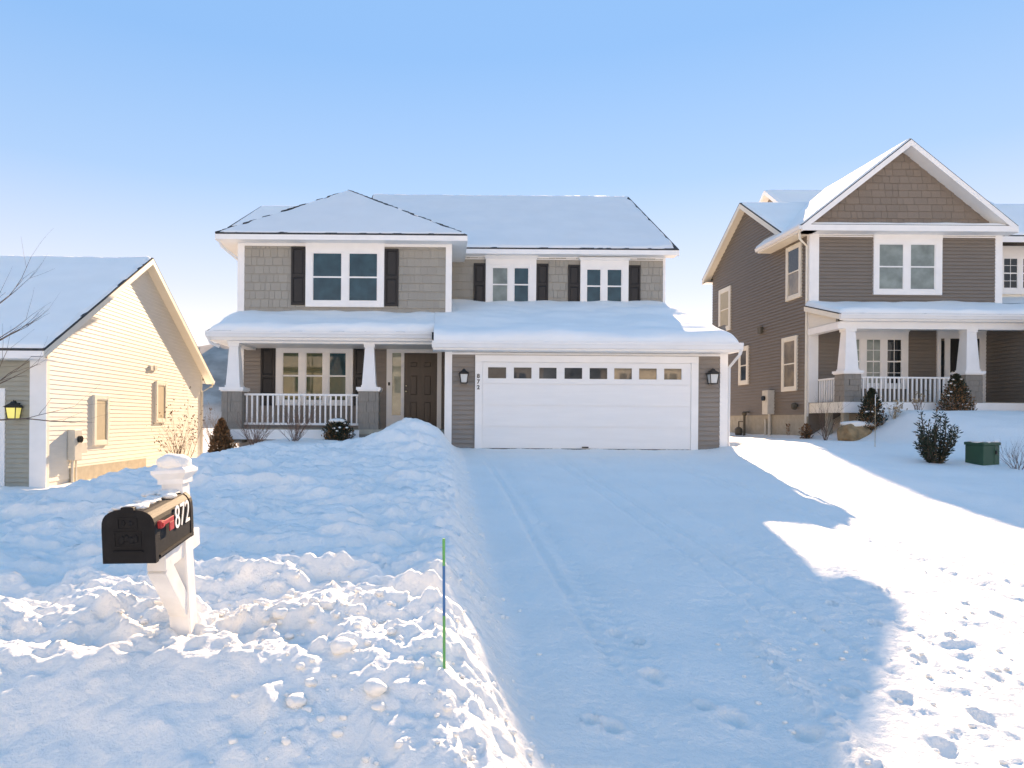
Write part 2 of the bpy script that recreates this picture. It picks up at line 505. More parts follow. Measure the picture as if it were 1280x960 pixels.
def graded(a, b, step, grow=1.0, cap=1e9):
    out, s = [a], step
    sg = 1 if b > a else -1
    while sg * (b - out[-1]) > s * 1.3:
        out.append(out[-1] + sg * s)
        s = min(s * grow, cap)
    out.append(b)
    return out
xs_mid = graded(-5.0, 6.4, 0.023)
xs = np.array(sorted(set(np.round(graded(-5.0, -16, 0.024, 1.03, 0.16)[1:] + xs_mid + graded(6.4, 19, 0.024, 1.03, 0.16)[1:]
              + graded(-16, -900, 0.2, 1.16)[1:] + graded(19, 900, 0.2, 1.16)[1:], 4))))
ys_, yv = [], 2.15
while yv < 21:
    ys_.append(yv); yv += 0.0056 * yv
ys = np.array(sorted(set(np.round(graded(2.0, -60, 0.12, 1.1)[::-1] + ys_ + graded(yv, 40, 0.14, 1.015) + graded(40, 1500, 0.4, 1.15)[1:], 4))))
GX, GY = np.meshgrid(xs, ys)
GZ = ground_h(GX, GY)
gzy, gzx = np.gradient(GZ, ys, xs)
GN = np.stack([-gzx, -gzy, np.ones_like(GZ)], -1)
GN /= np.linalg.norm(GN, axis=-1, keepdims=True)
def grid_mesh(name, mask, m):
    ny, nx = GX.shape
    jj, ii = np.nonzero(mask)
    q = np.stack([jj * nx + ii, jj * nx + ii + 1, (jj + 1) * nx + ii + 1, (jj + 1) * nx + ii], 1)
    used, inv = np.unique(q, return_inverse=True)
    inv = inv.reshape(-1)
    V = np.stack([GX.ravel()[used], GY.ravel()[used], GZ.ravel()[used]], 1)
    me = bpy.data.meshes.new(name)
    me.vertices.add(len(V)); me.vertices.foreach_set('co', V.astype(np.float32).ravel())
    me.loops.add(len(inv)); me.loops.foreach_set('vertex_index', inv.astype(np.int32))
    me.polygons.add(len(q)); me.polygons.foreach_set('loop_start', np.arange(0, len(inv), 4, dtype=np.int32))
    me.update(calc_edges=True)
    me.polygons.foreach_set('use_smooth', np.ones(len(q), bool))
    me.normals_split_custom_set_from_vertices(GN.reshape(-1, 3)[used])
    me.materials.append(MATS[m])
    o = bpy.data.objects.new(name, me)
    COL.objects.link(o)
    o['kind'] = 'structure'
    return o
CXm = (GX[:-1, :-1] + GX[1:, 1:]) / 2
CYm = (GY[:-1, :-1] + GY[1:, 1:]) / 2
m_drive = (CXm > 0.3) & (CXm < 7.3) & (CYm > 2.6) & (CYm < 16.1)
m_road = CYm <= 2.3
grid_mesh('driveway', m_drive, 'snow_fine')
grid_mesh('road', m_road, 'snow_fine')
grid_mesh('snowy_ground', ~(m_drive | m_road), 'snow')

# far wooded hills
def hill(name, th0, th1, dist, hfun, m):
    n = 90
    mb = MB()
    prof = [(0.75, -8.0), (0.85, 0.25), (0.93, 0.62), (1.0, 1.0), (1.15, 0.8)]
    grid = []
    for i in range(n + 1):
        th = R(th0 + (th1 - th0) * i / n)
        row = []
        for k, (rf, hf) in enumerate(prof):
            h = hfun(i / n) * (hf if k else 0) - (8 if k == 0 else 0)
            row.append((dist * rf * math.sin(th), dist * rf * math.cos(th), h))
        grid.append(row)
    K = len(prof)
    for row in grid:
        mb.v += row
    for i in range(n):
        for k in range(K - 1):
            a = i * K + k
            mb.f.append((a, a + K, a + K + 1, a + 1))
    o = mb.build(name, m, smooth=True)
    o['kind'] = 'structure'
    return o
hill('hill', -75, 60, 620, lambda t: 62 + 9 * math.sin(t * 21) + 5 * math.sin(t * 57 + 1) + 2 * math.sin(t * 150), 'hill_wood')

# ------------------------------------------------------------------ building pieces
def siding(F, parent, a0, a1, z0, z1, m, expo=0.105, rng=None, name='siding', lip=0.034):
    mb = MB()
    z = z0
    while z < z1 - 0.01:
        zt = min(z + expo, z1)
        r0 = rng(z) if rng else (a0, a1)
        r1 = rng(zt) if rng else (a0, a1)
        if r0 and r1:
            b0, b1 = F.p(r0[0], z, lip), F.p(r0[1], z, lip)
            t0, t1 = F.p(r1[0], zt, 0.004), F.p(r1[1], zt, 0.004)
            mb.poly([b0, b1, t1, t0])
            mb.poly([F.p(r0[0], z, 0.003), F.p(r0[1], z, 0.003), b1, b0])
        z = zt
    return mb.build(name, m, parent, recalc=False)

SH_ME = {}
def shingle_mesh(m):
    if m not in SH_ME:
        mb = MB()
        mb.hexa([(-.5, 0, 0), (.5, 0, 0), (.5, -0.031, 0), (-.5, -0.031, 0)], [(-.5, 0, 1), (.5, 0, 1), (.5, -0.007, 1), (-.5, -0.007, 1)])
        o = mb.build('shingle', m)
        SH_ME[m] = o.data
        bpy.data.objects.remove(o)
    return SH_ME[m]
def shingles(parent, D, rows, wmean, m, rng, holes=(), seed=1):
    """courses of single shingles on a wall that faces the street at depth D; rows: list of (z0, z1)"""
    rr = random.Random(seed)
    me = shingle_mesh(m)
    n = 0
    for z0, z1 in rows:
        r = rng((z0 + z1) / 2)
        if not r or r[1] - r[0] < 0.1:
            continue
        a = r[0]
        while a < r[1] - 0.01:
            w = min(wmean * rr.choice((0.62, 0.8, 1.0, 1.15, 1.4)), r[1] - a)
            if r[1] - a - w < 0.06:
                w = r[1] - a
            if not any(h[0] < a and a + w < h[1] and h[2] < z0 and z1 < h[3] for h in holes):
                dz = rr.uniform(-0.004, 0.003)
                inst('shingle', me, parent, (a + w / 2, D - rr.uniform(0, 0.004), z0 + dz), (max(w - 0.007, 0.03), 1, z1 - z0 + 0.012 - dz))
                n += 1
            a += w
    return n

def window(F, parent, cas, panes, pz0, pz1, rail, header=None, glass='glass_teal', trim='white_trim', muntin=None, sill=False, depth=0.07):
    a0, a1, z0, z1 = cas
    F = Fr(F.O + F.n * 0.001, F.u, F.n)
    G = Fr(F.O + F.n * 0.024, F.u, F.n)
    mb = MB()
    ps = sorted(panes)
    mb.fb(F, a0, ps[0][0], z0, z1, 0.0, depth)
    mb.fb(F, ps[-1][1], a1, z0, z1, 0.0, depth)
    for (p, q) in zip(ps[:-1], ps[1:]):
        mb.fb(F, p[1], q[0], pz0, pz1, 0.0, depth - 0.006)
    mb.fb(F, ps[0][0], ps[-1][1], z0, pz0, 0.0, depth - 0.003)
    mb.fb(F, ps[0][0], ps[-1][1], pz1, z1, 0.0, depth - 0.003)
    w = mb.build('window', trim, parent, bevel=0.004)
    for i, (p0, p1) in enumerate(ps):
        g = glass[i % len(glass)] if isinstance(glass, (list, tuple)) else glass
        gu, gl = g if isinstance(g, tuple) else (g, g)
        if rail:
            MB().fb(G, p0, p1, rail + 0.018, pz1, 0.018, 0.026).build('pane', gu, w)
            MB().fb(G, p0, p1, pz0, rail - 0.018, 0.010, 0.018).build('pane', gl, w)
            s = MB().fb(G, p0, p1, rail - 0.02, rail + 0.02, 0.008, 0.036)
        else:
            MB().fb(G, p0, p1, pz0, pz1, 0.014, 0.022).build('pane', gu, w)
            s = MB()
        s.ring(G, p0 + 0.002, p1 - 0.002, pz0 + 0.002, pz1 - 0.002, 0.022, 0.009, 0.034)
        if muntin:
            c, r = muntin
            for k in range(1, c):
                a = p0 + (p1 - p0) * k / c
                s.fb(G, a - 0.008, a + 0.008, pz0, pz1, 0.010, 0.031)
            for k in range(1, r):
                zz = pz0 + (pz1 - pz0) * k / r
                s.fb(G, p0, p1, zz - 0.008, zz + 0.008, 0.010, 0.0305)
        s.build('sash', trim, w)
    if header:
        h0, h1, hz0, hz1 = header
        hm = MB().fb(F, a0, a1, z1 - 0.002, hz1 - 0.07, 0, depth + 0.008)
        hm.hexa([F.p(a0, hz1 - 0.07, 0), F.p(a1, hz1 - 0.07, 0), F.p(a1, hz1 - 0.07, depth + 0.01), F.p(a0, hz1 - 0.07, depth + 0.01)],
                [F.p(h0, hz1, 0), F.p(h1, hz1, 0), F.p(h1, hz1, depth + 0.07), F.p(h0, hz1, depth + 0.07)])
        hm.fb(F, h0 - 0.01, h1 + 0.01, hz1, hz1 + 0.02, 0, depth + 0.08)
        hm.build('header', trim, w)
    if sill:
        MB().fb(F, a0 - 0.02, a1 + 0.02, z0 - 0.035, z0 - 0.002, 0, depth + 0.03).build('sill', trim, w)
    return w

def shutter(F, parent, a0, a1, z0, z1):
    F = Fr(F.O + F.n * 0.02, F.u, F.n)
    s = MB().ring(F, a0, a1, z0, z1, 0.05, 0.0, 0.045)
    zm = (z0 + z1) / 2
    s.fb(F, a0 + 0.05, a1 - 0.05, zm - 0.035, zm + 0.035, 0.0, 0.044)
    s.fb(F, a0 + 0.05, a1 - 0.05, z0 + 0.05, z1 - 0.05, 0.0, 0.026)
    o = s.build('shutter', 'shutter_black', parent, bevel=0.003)
    for (q0, q1) in ((z0 + 0.05, zm - 0.035), (zm + 0.035, z1 - 0.05)):
        MB().hexa([F.p(a0 + .06, q0 + .015, .027), F.p(a1 - .06, q0 + .015, .027), F.p(a1 - .06, q1 - .015, .027), F.p(a0 + .06, q1 - .015, .027)],
                  [F.p(a0 + .085, q0 + .045, .041), F.p(a1 - .085, q0 + .045, .041), F.p(a1 - .085, q1 - .045, .041), F.p(a0 + .085, q1 - .045, .041)]
                  ).build('panel', 'shutter_black', o)
    return o

def snow_sheet(name, p00, p10, p11, p01, t, parent, m='snow_roof', nx=60, ny=30, fall=(1, 1, 1, 1), r=0.14, amp=0.02, freq=0.8, seed=1, label=None, lip=0.0, irr=0.0):
    P = [np.array(p, float) for p in (p00, p10, p11, p01)]
    u, v = np.meshgrid(np.linspace(0, 1, nx + 1), np.linspace(0, 1, ny + 1))
    # denser near the edges
    u, v = u * u * (3 - 2 * u) * 0.6 + u * 0.4, v * v * (3 - 2 * v) * 0.6 + v * 0.4
    B = [((1 - u) * (1 - v))[..., None], (u * (1 - v))[..., None], (u * v)[..., None], ((1 - u) * v)[..., None]]
    Q = sum(b * p for b, p in zip(B, P))
    wU = (1 - v) * np.linalg.norm(P[1] - P[0]) + v * np.linalg.norm(P[2] - P[3])
    wV = (1 - u) * np.linalg.norm(P[3] - P[0]) + u * np.linalg.norm(P[2] - P[1])
    e = np.ones_like(u)
    wob = irr * np.clip(fbm(Q[..., 0] * 2.3 + Q[..., 1] * .9 + seed, Q[..., 2] * 2.3, 3, seed + 5) + 0.1, 0, 1)
    for on, d in zip(fall, (u * wU, (1 - u) * wU, v * wV, (1 - v) * wV)):
        if on:
            s = np.clip((d - wob) / r, 0, 1)
            e = e * np.sqrt(np.clip(1 - (1 - s) ** 2, 0, 1))
    nz = fbm(Q[..., 0] * freq + seed, Q[..., 1] * freq + Q[..., 2] * 0.3, 3, seed)
    h = e * (t + amp * nz) + 0.004 - 0.012 * (e <= 0)
    if lip:
        h = h + lip * np.exp(-((v * wV - 0.5) / 0.35) ** 2) * e
    Q[..., 2] += h
    mb = MB()
    mb.v = [tuple(q) for q in Q.reshape(-1, 3)]
    w = nx + 1
    mb.f = [(j * w + i, j * w + i + 1, (j + 1) * w + i + 1, (j + 1) * w + i) for j in range(ny) for i in range(nx)]
    o = mb.build(name, m, parent, smooth=True, recalc=False)
    return o

def gutter(F, parent, a0, a1, z, n0, name='gutter', m='white_metal', h=0.12, d=0.11):
    """K-style gutter along a wall frame, its back at n0"""
    pr = [(0, 0), (d * 0.72, 0), (d * 0.86, h * 0.45), (d, h * 0.62), (d, h), (d - 0.012, h), (d - 0.012, h * 0.9), (0.004, h * 0.9), (0.0, h)]
    return MB().hexa([F.p(a0, z + q, n0 + p) for p, q in pr], [F.p(a1, z + q, n0 + p) for p, q in pr]).build(name, m, parent)

def downspout(parent, pts, m='white_metal', w=0.04, name='downspout'):
    mb = MB()
    mb.tube(pts, w, 4)
    return mb.build(name, m, parent)

def column(parent, cx, cy, floor, cap_z, top, wb, wt, bw, seed=0, base_mat='base_shake'):
    """tapered porch column on a shingled pier"""
    c = MB()
    def ring(w, z):
        return [(cx - w / 2, cy - w / 2, z), (cx + w / 2, cy - w / 2, z), (cx + w / 2, cy + w / 2, z), (cx - w / 2, cy + w / 2, z)]
    c.hexa(ring(wb, cap_z), ring(wt, top - 0.08))
    o = c.build('column', 'white_trim', parent)
    MB().hexa(ring(wt + 0.05, top - 0.08), ring(wt + 0.05, top)).build('capital', 'white_trim', o)
    MB().hexa(ring(wb + 0.03, cap_z), ring(wb + 0.03, cap_z + 0.05)).build('plinth', 'white_trim', o)
    sl_ = MB().hexa(ring(bw + 0.10, cap_z - 0.07), ring(bw + 0.10, cap_z))
    sl_.hexa(ring(bw + 0.05, cap_z - 0.10), ring(bw + 0.05, cap_z - 0.07))
    sl_.build('cap_slab', 'white_trim', o)
    rr = random.Random(seed)
    b = MB().hexa(ring(bw - 0.05, floor), ring(bw - 0.05, cap_z - 0.10))
    z, k = floor, 0
    zt = cap_z - 0.10
    h = (zt - floor) / 5
    for k in range(5):
        z0 = floor + k * h
        for face in range(4):
            F = [Fr((cx, cy - bw / 2, 0)), Fr((cx, cy + bw / 2, 0), (-1, 0, 0), (0, 1, 0)), Fr((cx - bw / 2, cy, 0), (0, -1, 0), (-1, 0, 0)),
                 Fr((cx + bw / 2, cy, 0), (0, 1, 0), (1, 0, 0))][face]
            cut = [-bw / 2] + sorted(rr.uniform(-0.35, 0.35) * bw for _ in range(2)) + [bw / 2]
            for q0, q1 in zip(cut[:-1], cut[1:]):
                if q1 - q0 < 0.03:
                    continue
                b.hexa([F.p(q0 + .003, z0 + .004, -0.025), F.p(q1 - .003, z0 + .004, -0.025), F.p(q1 - .003, z0 + .004, 0.008), F.p(q0 + .003, z0 + .004, 0.008)],
                       [F.p(q0 + .003, z0 + h, -0.025), F.p(q1 - .003, z0 + h, -0.025), F.p(q1 - .003, z0 + h, -0.004), F.p(q0 + .003, z0 + h, -0.004)])
    b.build('shingled_pier', base_mat, o)
    return o

def railing(parent, F, a0, a1, zt, zb, n, gap, m='white_trim'):
    r = MB().fb(F, a0, a1, zt - 0.05, zt, n - 0.035, n + 0.035).fb(F, a0, a1, zb, zb + 0.055, n - 0.028, n + 0.028).build('railing', m, parent, bevel=0.006)
    k = max(1, int(round((a1 - a0) / gap)))
    me = None
    for i in range(k):
        a = a0 + (i + 0.5) * (a1 - a0) / k
        if me is None:
            b = MB().fb(F, a - 0.02, a + 0.02, zb + 0.055, zt - 0.05, n - 0.02, n + 0.02)
            o = b.build('baluster', m, r); me = o.data; a_ref = a
        else:
            o = bpy.data.objects.new('baluster', me); COL.objects.link(o); o.parent = r
            o.location = F.u * (a - a_ref)
    return r

def fascia_soffit(parent, F, a0, a1, ztop, n0, n1, h=0.19, wall=-0.02, m='white_trim'):
    """fascia board with its flat soffit back to the wall, and a frieze below"""
    return MB().fb(F, a0, a1, ztop - h, ztop, n0, n1).build('fascia', m, parent)

# ------------------------------------------------------------------ the grey house in the middle
DG, DB, DR = 15.95, 18.36, 20.40
XL, XG0, XG1 = X(299, DB), X(556, DG), X(907, DG)
H1 = thing('house', (0.6, 21.0, 0.9), 'grey shingled two-storey house with a wide white garage door facing the driveway', 'house')
FG, FB_, FRc = Fr((0, DG, 0)), Fr((0, DB, 0)), Fr((0, DR, 0))
ZF = Z(525, 536, DB)                    # porch floor
zge = 3.40                              # garage eave, top
SL = 0.33
def low_roof(y):
    return zge + SL * (y - 15.45)
ZBE = Z(425, 292, 17.95)                # upper eave of the front block
ZRE = Z(720, 311, 20.05)                # upper eave of the right part
# bodies
w = MB()
w.box(XG0 + .005, XG1 - .005, DG, DR + 8.6, 0.3, low_roof(DG) - 0.12)
w.box(XL + .005, XG0, DB, DB + 10, 0.3, 4.4)
w.build('wall', 'taupe', H1)
w = MB()
w.box(XL + .006, X(563, DB) - .006, DB, DB + 10.2, 4.3, ZBE - 0.03)
w.box(X(563, DB) - .007, XG1 - 0.007, DR, DR + 8.6, 3.6, ZRE - 0.03)
w.build('upper_wall', 'shake', H1)
FX1 = Fr((XG1, 0, 0), (0, 1, 0), (1, 0, 0))
siding(FX1, H1, DG + .08, DR + 8.5, 0.5, 3.9, 'taupe')
siding(Fr((XG1 - .006, 0, 0), (0, 1, 0), (1, 0, 0)), H1, DR + .1, DR + 8.5, 3.9, ZRE, 'taupe')
siding(FG, H1, XG0 + .1, XG1 - .1, 0.95, 3.35, 'taupe', 0.112)
siding(FB_, H1, XL + .08, XG0 - .02, ZF, 4.0, 'taupe', 0.105)
MB().fb(FG, XG0 + .02, XG1 - .02, 0.55, 0.95, 0.0, 0.012).build('foundation', 'concrete', H1)
# corner boards
cb = 'white_trim'
MB().fb(FG, X(555.5, DG), X(564.5, DG), 0.75, 3.36, 0, 0.035).build('corner_board', cb, H1)
MB().fb(FG, X(899, DG), XG1 + .03, 0.9, 3.36, 0, 0.036).build('corner_board', cb, H1)
MB().fb(FB_, X(296, DB), X(304.5, DB), 4.2, ZBE - .1, 0, 0.035).build('corner_board', cb, H1)
MB().fb(FB_, X(555.7, DB), X(563.4, DB), 4.2, ZBE - .1, 0, 0.036).build('corner_board', cb, H1)
MB().fb(FB_, XL - .02, XL + .12, ZF, 4.0, 0, 0.036).build('corner_board', cb, H1)
MB().fb(FRc, X(827, DR), XG1 + .02, 4.6, ZRE - .1, 0, 0.035).build('corner_board', cb, H1)
# shingles
wb_ = [X(363, DB), X(499, DB), Z(430, 385, DB) + .02, Z(430, 300, DB)]
zs = np.arange(4.38, ZBE - 0.10, 0.226)
sw = MB().fb(FB_, XL + .02, X(562, DB), 4.2, ZBE - 0.03, -0.03, 0.001).build('shingle_wall', 'shake', H1)
nsh = shingles(sw, DB - 0.001, [(z, min(z + 0.226, ZBE - .08)) for z in zs], 0.185, 'shake', lambda z: (X(304.5, DB), X(555.7, DB)), [wb_], 3)
sw2 = MB().fb(FRc, X(566, DB), XG1 - .03, 4.6, ZRE - 0.03, -0.03, 0.001).build('shingle_wall', 'shake', H1)
hr = [[X(592, DR), X(685.5, DR), 4.5, Z(640, 321, DR)], [X(709, DR), X(800.5, DR), 4.5, Z(755, 323, DR)]]
zs = np.arange(5.06, ZRE - 0.10, 0.232)
nsh += shingles(sw2, DR - 0.001, [(z, min(z + 0.232, ZRE - .08)) for z in zs], 0.20, 'shake', lambda z: (X(563.5, DR), X(827, DR)), hr, 4)
# upper windows
W = lambda px, D: X(px, D, 340)
window(FB_, H1, (W(382.5, DB), W(480.5, DB), Z(430, 384, DB), Z(430, 312, DB)), [(W(391, DB), W(428, DB)), (W(436, DB), W(472.5, DB))],
       Z(430, 377, DB), Z(430, 316.5, DB), Z(430, 347, DB), (W(380, DB), W(483, DB), 0, Z(430, 302, DB)), 'glass_teal')
shutter(FB_, H1, W(364.5, DB), W(382, DB), Z(373, 381.5, DB), Z(373, 309, DB))
shutter(FB_, H1, W(481, DB), W(498.3, DB), Z(489, 383, DB), Z(489, 311.5, DB))
for i, (c0, c1, h0, h1, gl, yo) in enumerate(((607, 670, 605, 672, ((615, 635), (642, 661)), 0), (725, 785, 722.5, 787, ((732.5, 751), (758, 777)), 2))):
    D = DR
    window(FRc, H1, (W(c0, D), W(c1, D), Z(c0, 390 + yo, D), Z(c0, 331 + yo, D)), [(W(a, D), W(b, D)) for a, b in gl],
           Z(c0, 381 + yo, D), Z(c0, 334.5 + yo, D), Z(c0, 356 + yo, D), (W(h0, D), W(h1, D), 0, Z(c0, 321.5 + yo, D)),
           ['glass_curtain', 'glass_teal'] if i == 0 else 'glass_teal')
    shutter(FRc, H1, W(c0 - 15, D), W(c0 - .4, D), Z(c0, 381 + yo, D), Z(c0, 329.5 + yo, D))
    shutter(FRc, H1, W(c1 + .4, D), W(c1 + 15, D), Z(c0, 381 + yo, D), Z(c0, 329.5 + yo, D))

# front block hip roof
ex0, ex1, ey = X(269, 17.95, 290), X(584, 17.95, 293), 17.95
half = (ex1 - ex0) / 2
apx, apy, apz = X(436, ey + half, 237), ey + half, Z(436, 238, ey + half)
ay2 = 26.0
A, Bq, C, Dq = (ex0, ey, ZBE), (ex1, ey, ZBE), (ex1, 29.0, ZBE), (ex0, 29.0, ZBE)
P1, P2 = (apx, apy, apz), (apx, ay2, apz)
rf = MB()
rf.slab([A, Bq, P1], 0.03); rf.slab([Bq, C, P2, P1], 0.03); rf.slab([C, Dq, P2], 0.03); rf.slab([Dq, A, P1, P2], 0.03)
roof = rf.build('roof', 'asphalt_shingle', H1)
ins = 0.035
snow_sheet('snow_cover', (ex0 + .05, ey + ins, ZBE + ins * .69), (ex1 - .05, ey + ins, ZBE + ins * .69), (apx + .01, apy - .04, apz - .03), (apx - .01, apy - .04, apz - .03), 0.026, roof, 'snow_thin', 130, 60, r=0.06, amp=0.012, seed=3, irr=0.16)
snow_sheet('snow_cover', (ex1 - ins, ey + .06, ZBE + .03), (ex1 - ins, 28.8, ZBE + .03), (apx + .05, ay2, apz - .03), (apx + .05, apy + .05, apz - .03), 0.05, roof, 'snow_roof', 30, 30, r=0.08, amp=0.008, seed=4)
snow_sheet('snow_cover', (ex0 + ins, ey + .1, ZBE + .03), (ex0 + ins, 28.8, ZBE + .03), (apx - .05, ay2, apz - .03), (apx - .05, apy + .05, apz - .03), 0.05, roof, 'snow_roof', 30, 30, r=0.08, amp=0.008, seed=5)
for (S, n_) in ((A, 22), (Bq, 22)):
    S_, E_ = Vector(S), Vector(P1)
    d = (E_ - S_)
    for k in range(n_):
        if rnd.random() < 0.3:
            continue
        q0, q1 = S_ + d * (k / n_), S_ + d * ((k + 1.05) / n_)
        side = d.cross(Vector((0, 0, 1))).normalized() * rnd.uniform(0.015, 0.05)
        up = Vector((0, 0, 0.016)); up2 = Vector((0, 0, 0.032))
        MB().hexa([q0 - side, q0 + side, q1 + side, q1 - side], [q0 - side * .6 + up2, q0 + side * .6 + up2, q1 + side * .6 + up, q1 - side * .6 + up]).build('ridge_cap', 'asphalt_shingle', roof)
# eave of the front block: fascia, soffit, returns
f = MB()
f.box(ex0, ex1, ey - .012, ey + .012, ZBE - 0.17, ZBE - 0.035)
f.box(ex0 - .012, ex0 + .012, ey + .013, 28.9, ZBE - 0.17, ZBE - 0.035)
f.box(ex1 - .012, ex1 + .012, ey + .013, 28.9, ZBE - 0.17, ZBE - 0.035)
f.build('fascia', 'white_trim', H1)
s = MB().box(ex0 + .013, ex1 - .013, ey + .013, DB + .02, ZBE - 0.165, ZBE - 0.15)
s.box(ex0 + .013, XL + .02, DB + .021, 28.5, ZBE - 0.165, ZBE - 0.15)
s.box(X(562, DB), ex1 - .013, DB + .021, 28.5, ZBE - 0.165, ZBE - 0.15)
s.build('soffit', 'white_trim', H1)
MB().fb(FB_, XL + .0, X(563, DB), ZBE - 0.24, ZBE - 0.166, 0, 0.03).build('frieze', 'white_trim', H1)
# right part: gable roof with its ridge along the street
ry0, ryr, ry1 = 20.02, 25.5, 30.9
rx0, rx1 = X(466, ryr, 243), X(849, ry0, 312)
zrr = Z(640, 245, ryr)
rf = MB()
rf.slab([(rx0, ry0, ZRE), (rx1, ry0, ZRE), (rx1, ryr, zrr), (rx0, ryr, zrr)], 0.03)
rf.slab([(rx1, ry1, ZRE), (rx0, ry1, ZRE), (rx0, ryr, zrr), (rx1, ryr, zrr)], 0.03)
roof2 = rf.build('roof', 'asphalt_shingle', H1)
slr = (zrr - ZRE) / (ryr - ry0)
snow_sheet('snow_cover', (rx0 + .02, ry0 + ins, ZRE + ins * slr), (rx1 - .045, ry0 + ins, ZRE + ins * slr), (rx1 - .045, ryr - .02, zrr - .02), (rx0 + .02, ryr - .02, zrr - .02), 0.055, roof2, 'snow_thin', 130, 60, r=0.09, amp=0.03, seed=7, irr=0.14)
snow_sheet('snow_cover', (rx1 - .03, ry1 - ins, ZRE + ins), (rx0 + .03, ry1 - ins, ZRE + ins), (rx0 + .03, ryr + .02, zrr - .02), (rx1 - .03, ryr + .02, zrr - .02), 0.075, roof2, 'snow_roof', 40, 20, r=0.1, amp=0.02, seed=8)
f = MB()
f.box(ex1 - .3, rx1, ry0 - .012, ry0 + .012, ZRE - 0.17, ZRE - 0.035)
for yy, sgn in ((ry0, 1), (ry1, -1)):
    f.hexa([(rx1 - .02, yy + sgn * .013, ZRE - .2), (rx1, yy + sgn * .013, ZRE - .2), (rx1, ryr, zrr - .2), (rx1 - .02, ryr, zrr - .2)],
           [(rx1 - .02, yy + sgn * .013, ZRE - .033), (rx1, yy + sgn * .013, ZRE - .033), (rx1, ryr, zrr - .033), (rx1 - .02, ryr, zrr - .033)])
f.build('fascia', 'white_trim', H1)
MB().box(ex1 - .3, rx1 - .025, ry0 + .013, DR + .02, ZRE - 0.165, ZRE - 0.15).build('soffit', 'white_trim', H1)
MB().fb(FRc, X(565, DR), XG1, ZRE - 0.25, ZRE - 0.166, 0, 0.03).build('frieze', 'white_trim', H1)
gw = MB()
gw.hexa([(XG1 - .03, DR, ZRE - .04), (XG1 - .03, DR + 10, ZRE - .04), (XG1 - .03, ryr, zrr - .25)], [(XG1 - .006, DR, ZRE - .04), (XG1 - .006, DR + 10, ZRE - .04), (XG1 - .006, ryr, zrr - .25)])
gw.build('gable_wall', 'taupe', H1)
# a lower roof at the rear left
rb = MB()
bx0, bx1, byr, bz = X(326, 24.5, 258), X(420, 24.5, 258), 24.5, Z(340, 258, 24.5)
rb.slab([(bx0 - .6, 22.6, bz - 1.3), (bx1, 22.6, bz - 1.3), (bx1, byr, bz), (bx0, byr, bz)], 0.03)
rb.slab([(bx1, 26.4, bz - 1.3), (bx0 - .6, 26.4, bz - 1.3), (bx0, byr, bz), (bx1, byr, bz)], 0.03)
r3 = rb.build('roof', 'asphalt_shingle', H1)
snow_sheet('snow_cover', (bx0 - .55, 22.7, bz - 1.25), (bx1 - .03, 22.7, bz - 1.25), (bx1 - .03, byr, bz), (bx0 + .03, byr, bz), 0.05, r3, 'snow_roof', 20, 16, r=0.1)

# low roof over porch and garage
PY, GY0 = 16.40, 15.45
px0, gx0, gx1 = X(258, PY, 405), X(541, GY0, 430), X(926, GY0, 432)
rf = MB()
rf.slab([(px0, PY, low_roof(PY)), (gx0, PY, low_roof(PY)), (gx0, GY0, low_roof(GY0)), (gx1, GY0, low_roof(GY0)), (gx1, DR, low_roof(DR)),
         (X(563, DB), DR, low_roof(DR)), (X(563, DB), DB, low_roof(DB)), (px0, DB, low_roof(DB))], 0.03)
roof3 = rf.build('porch_roof', 'asphalt_shingle', H1)
def lr(x, y):
    return (x, y, low_roof(y))
snow_sheet('snow_cover', lr(px0 + .03, PY + .01), lr(gx0 + .02, PY + .01), lr(gx0 + .02, DB), lr(px0 + .03, DB), 0.15, roof3, 'snow_roof', 90, 36, (1, 0, 1, 0), r=0.26, amp=0.08, freq=0.7, seed=9, irr=0.07)
snow_sheet('snow_cover', lr(gx0 + .02, GY0 + .005), lr(gx1 - .02, GY0 + .005), lr(gx1 - .02, DR), lr(gx0 + .02, DR), 0.17, roof3, 'snow_roof', 110, 60, (0, 1, 1, 0), r=0.3, amp=0.09, freq=0.55, seed=10, lip=0.03, irr=0.07)
MB().hexa([(px0, PY, low_roof(PY) - .17), (px0 + .02, PY, low_roof(PY) - .17), (px0 + .02, DB, low_roof(DB) - .17), (px0, DB, low_roof(DB) - .17)],
          [(px0, PY, low_roof(PY) - .032), (px0 + .02, PY, low_roof(PY) - .032), (px0 + .02, DB, low_roof(DB) - .032), (px0, DB, low_roof(DB) - .032)]).build('rake_board', 'white_trim', H1)
MB().hexa([(gx1 - .02, GY0, low_roof(GY0) - .17), (gx1, GY0, low_roof(GY0) - .17), (gx1, DR, low_roof(DR) - .17), (gx1 - .02, DR, low_roof(DR) - .17)],
          [(gx1 - .02, GY0, low_roof(GY0) - .032), (gx1, GY0, low_roof(GY0) - .032), (gx1, DR, low_roof(DR) - .032), (gx1 - .02, DR, low_roof(DR) - .032)]).build('rake_board', 'white_trim', H1)
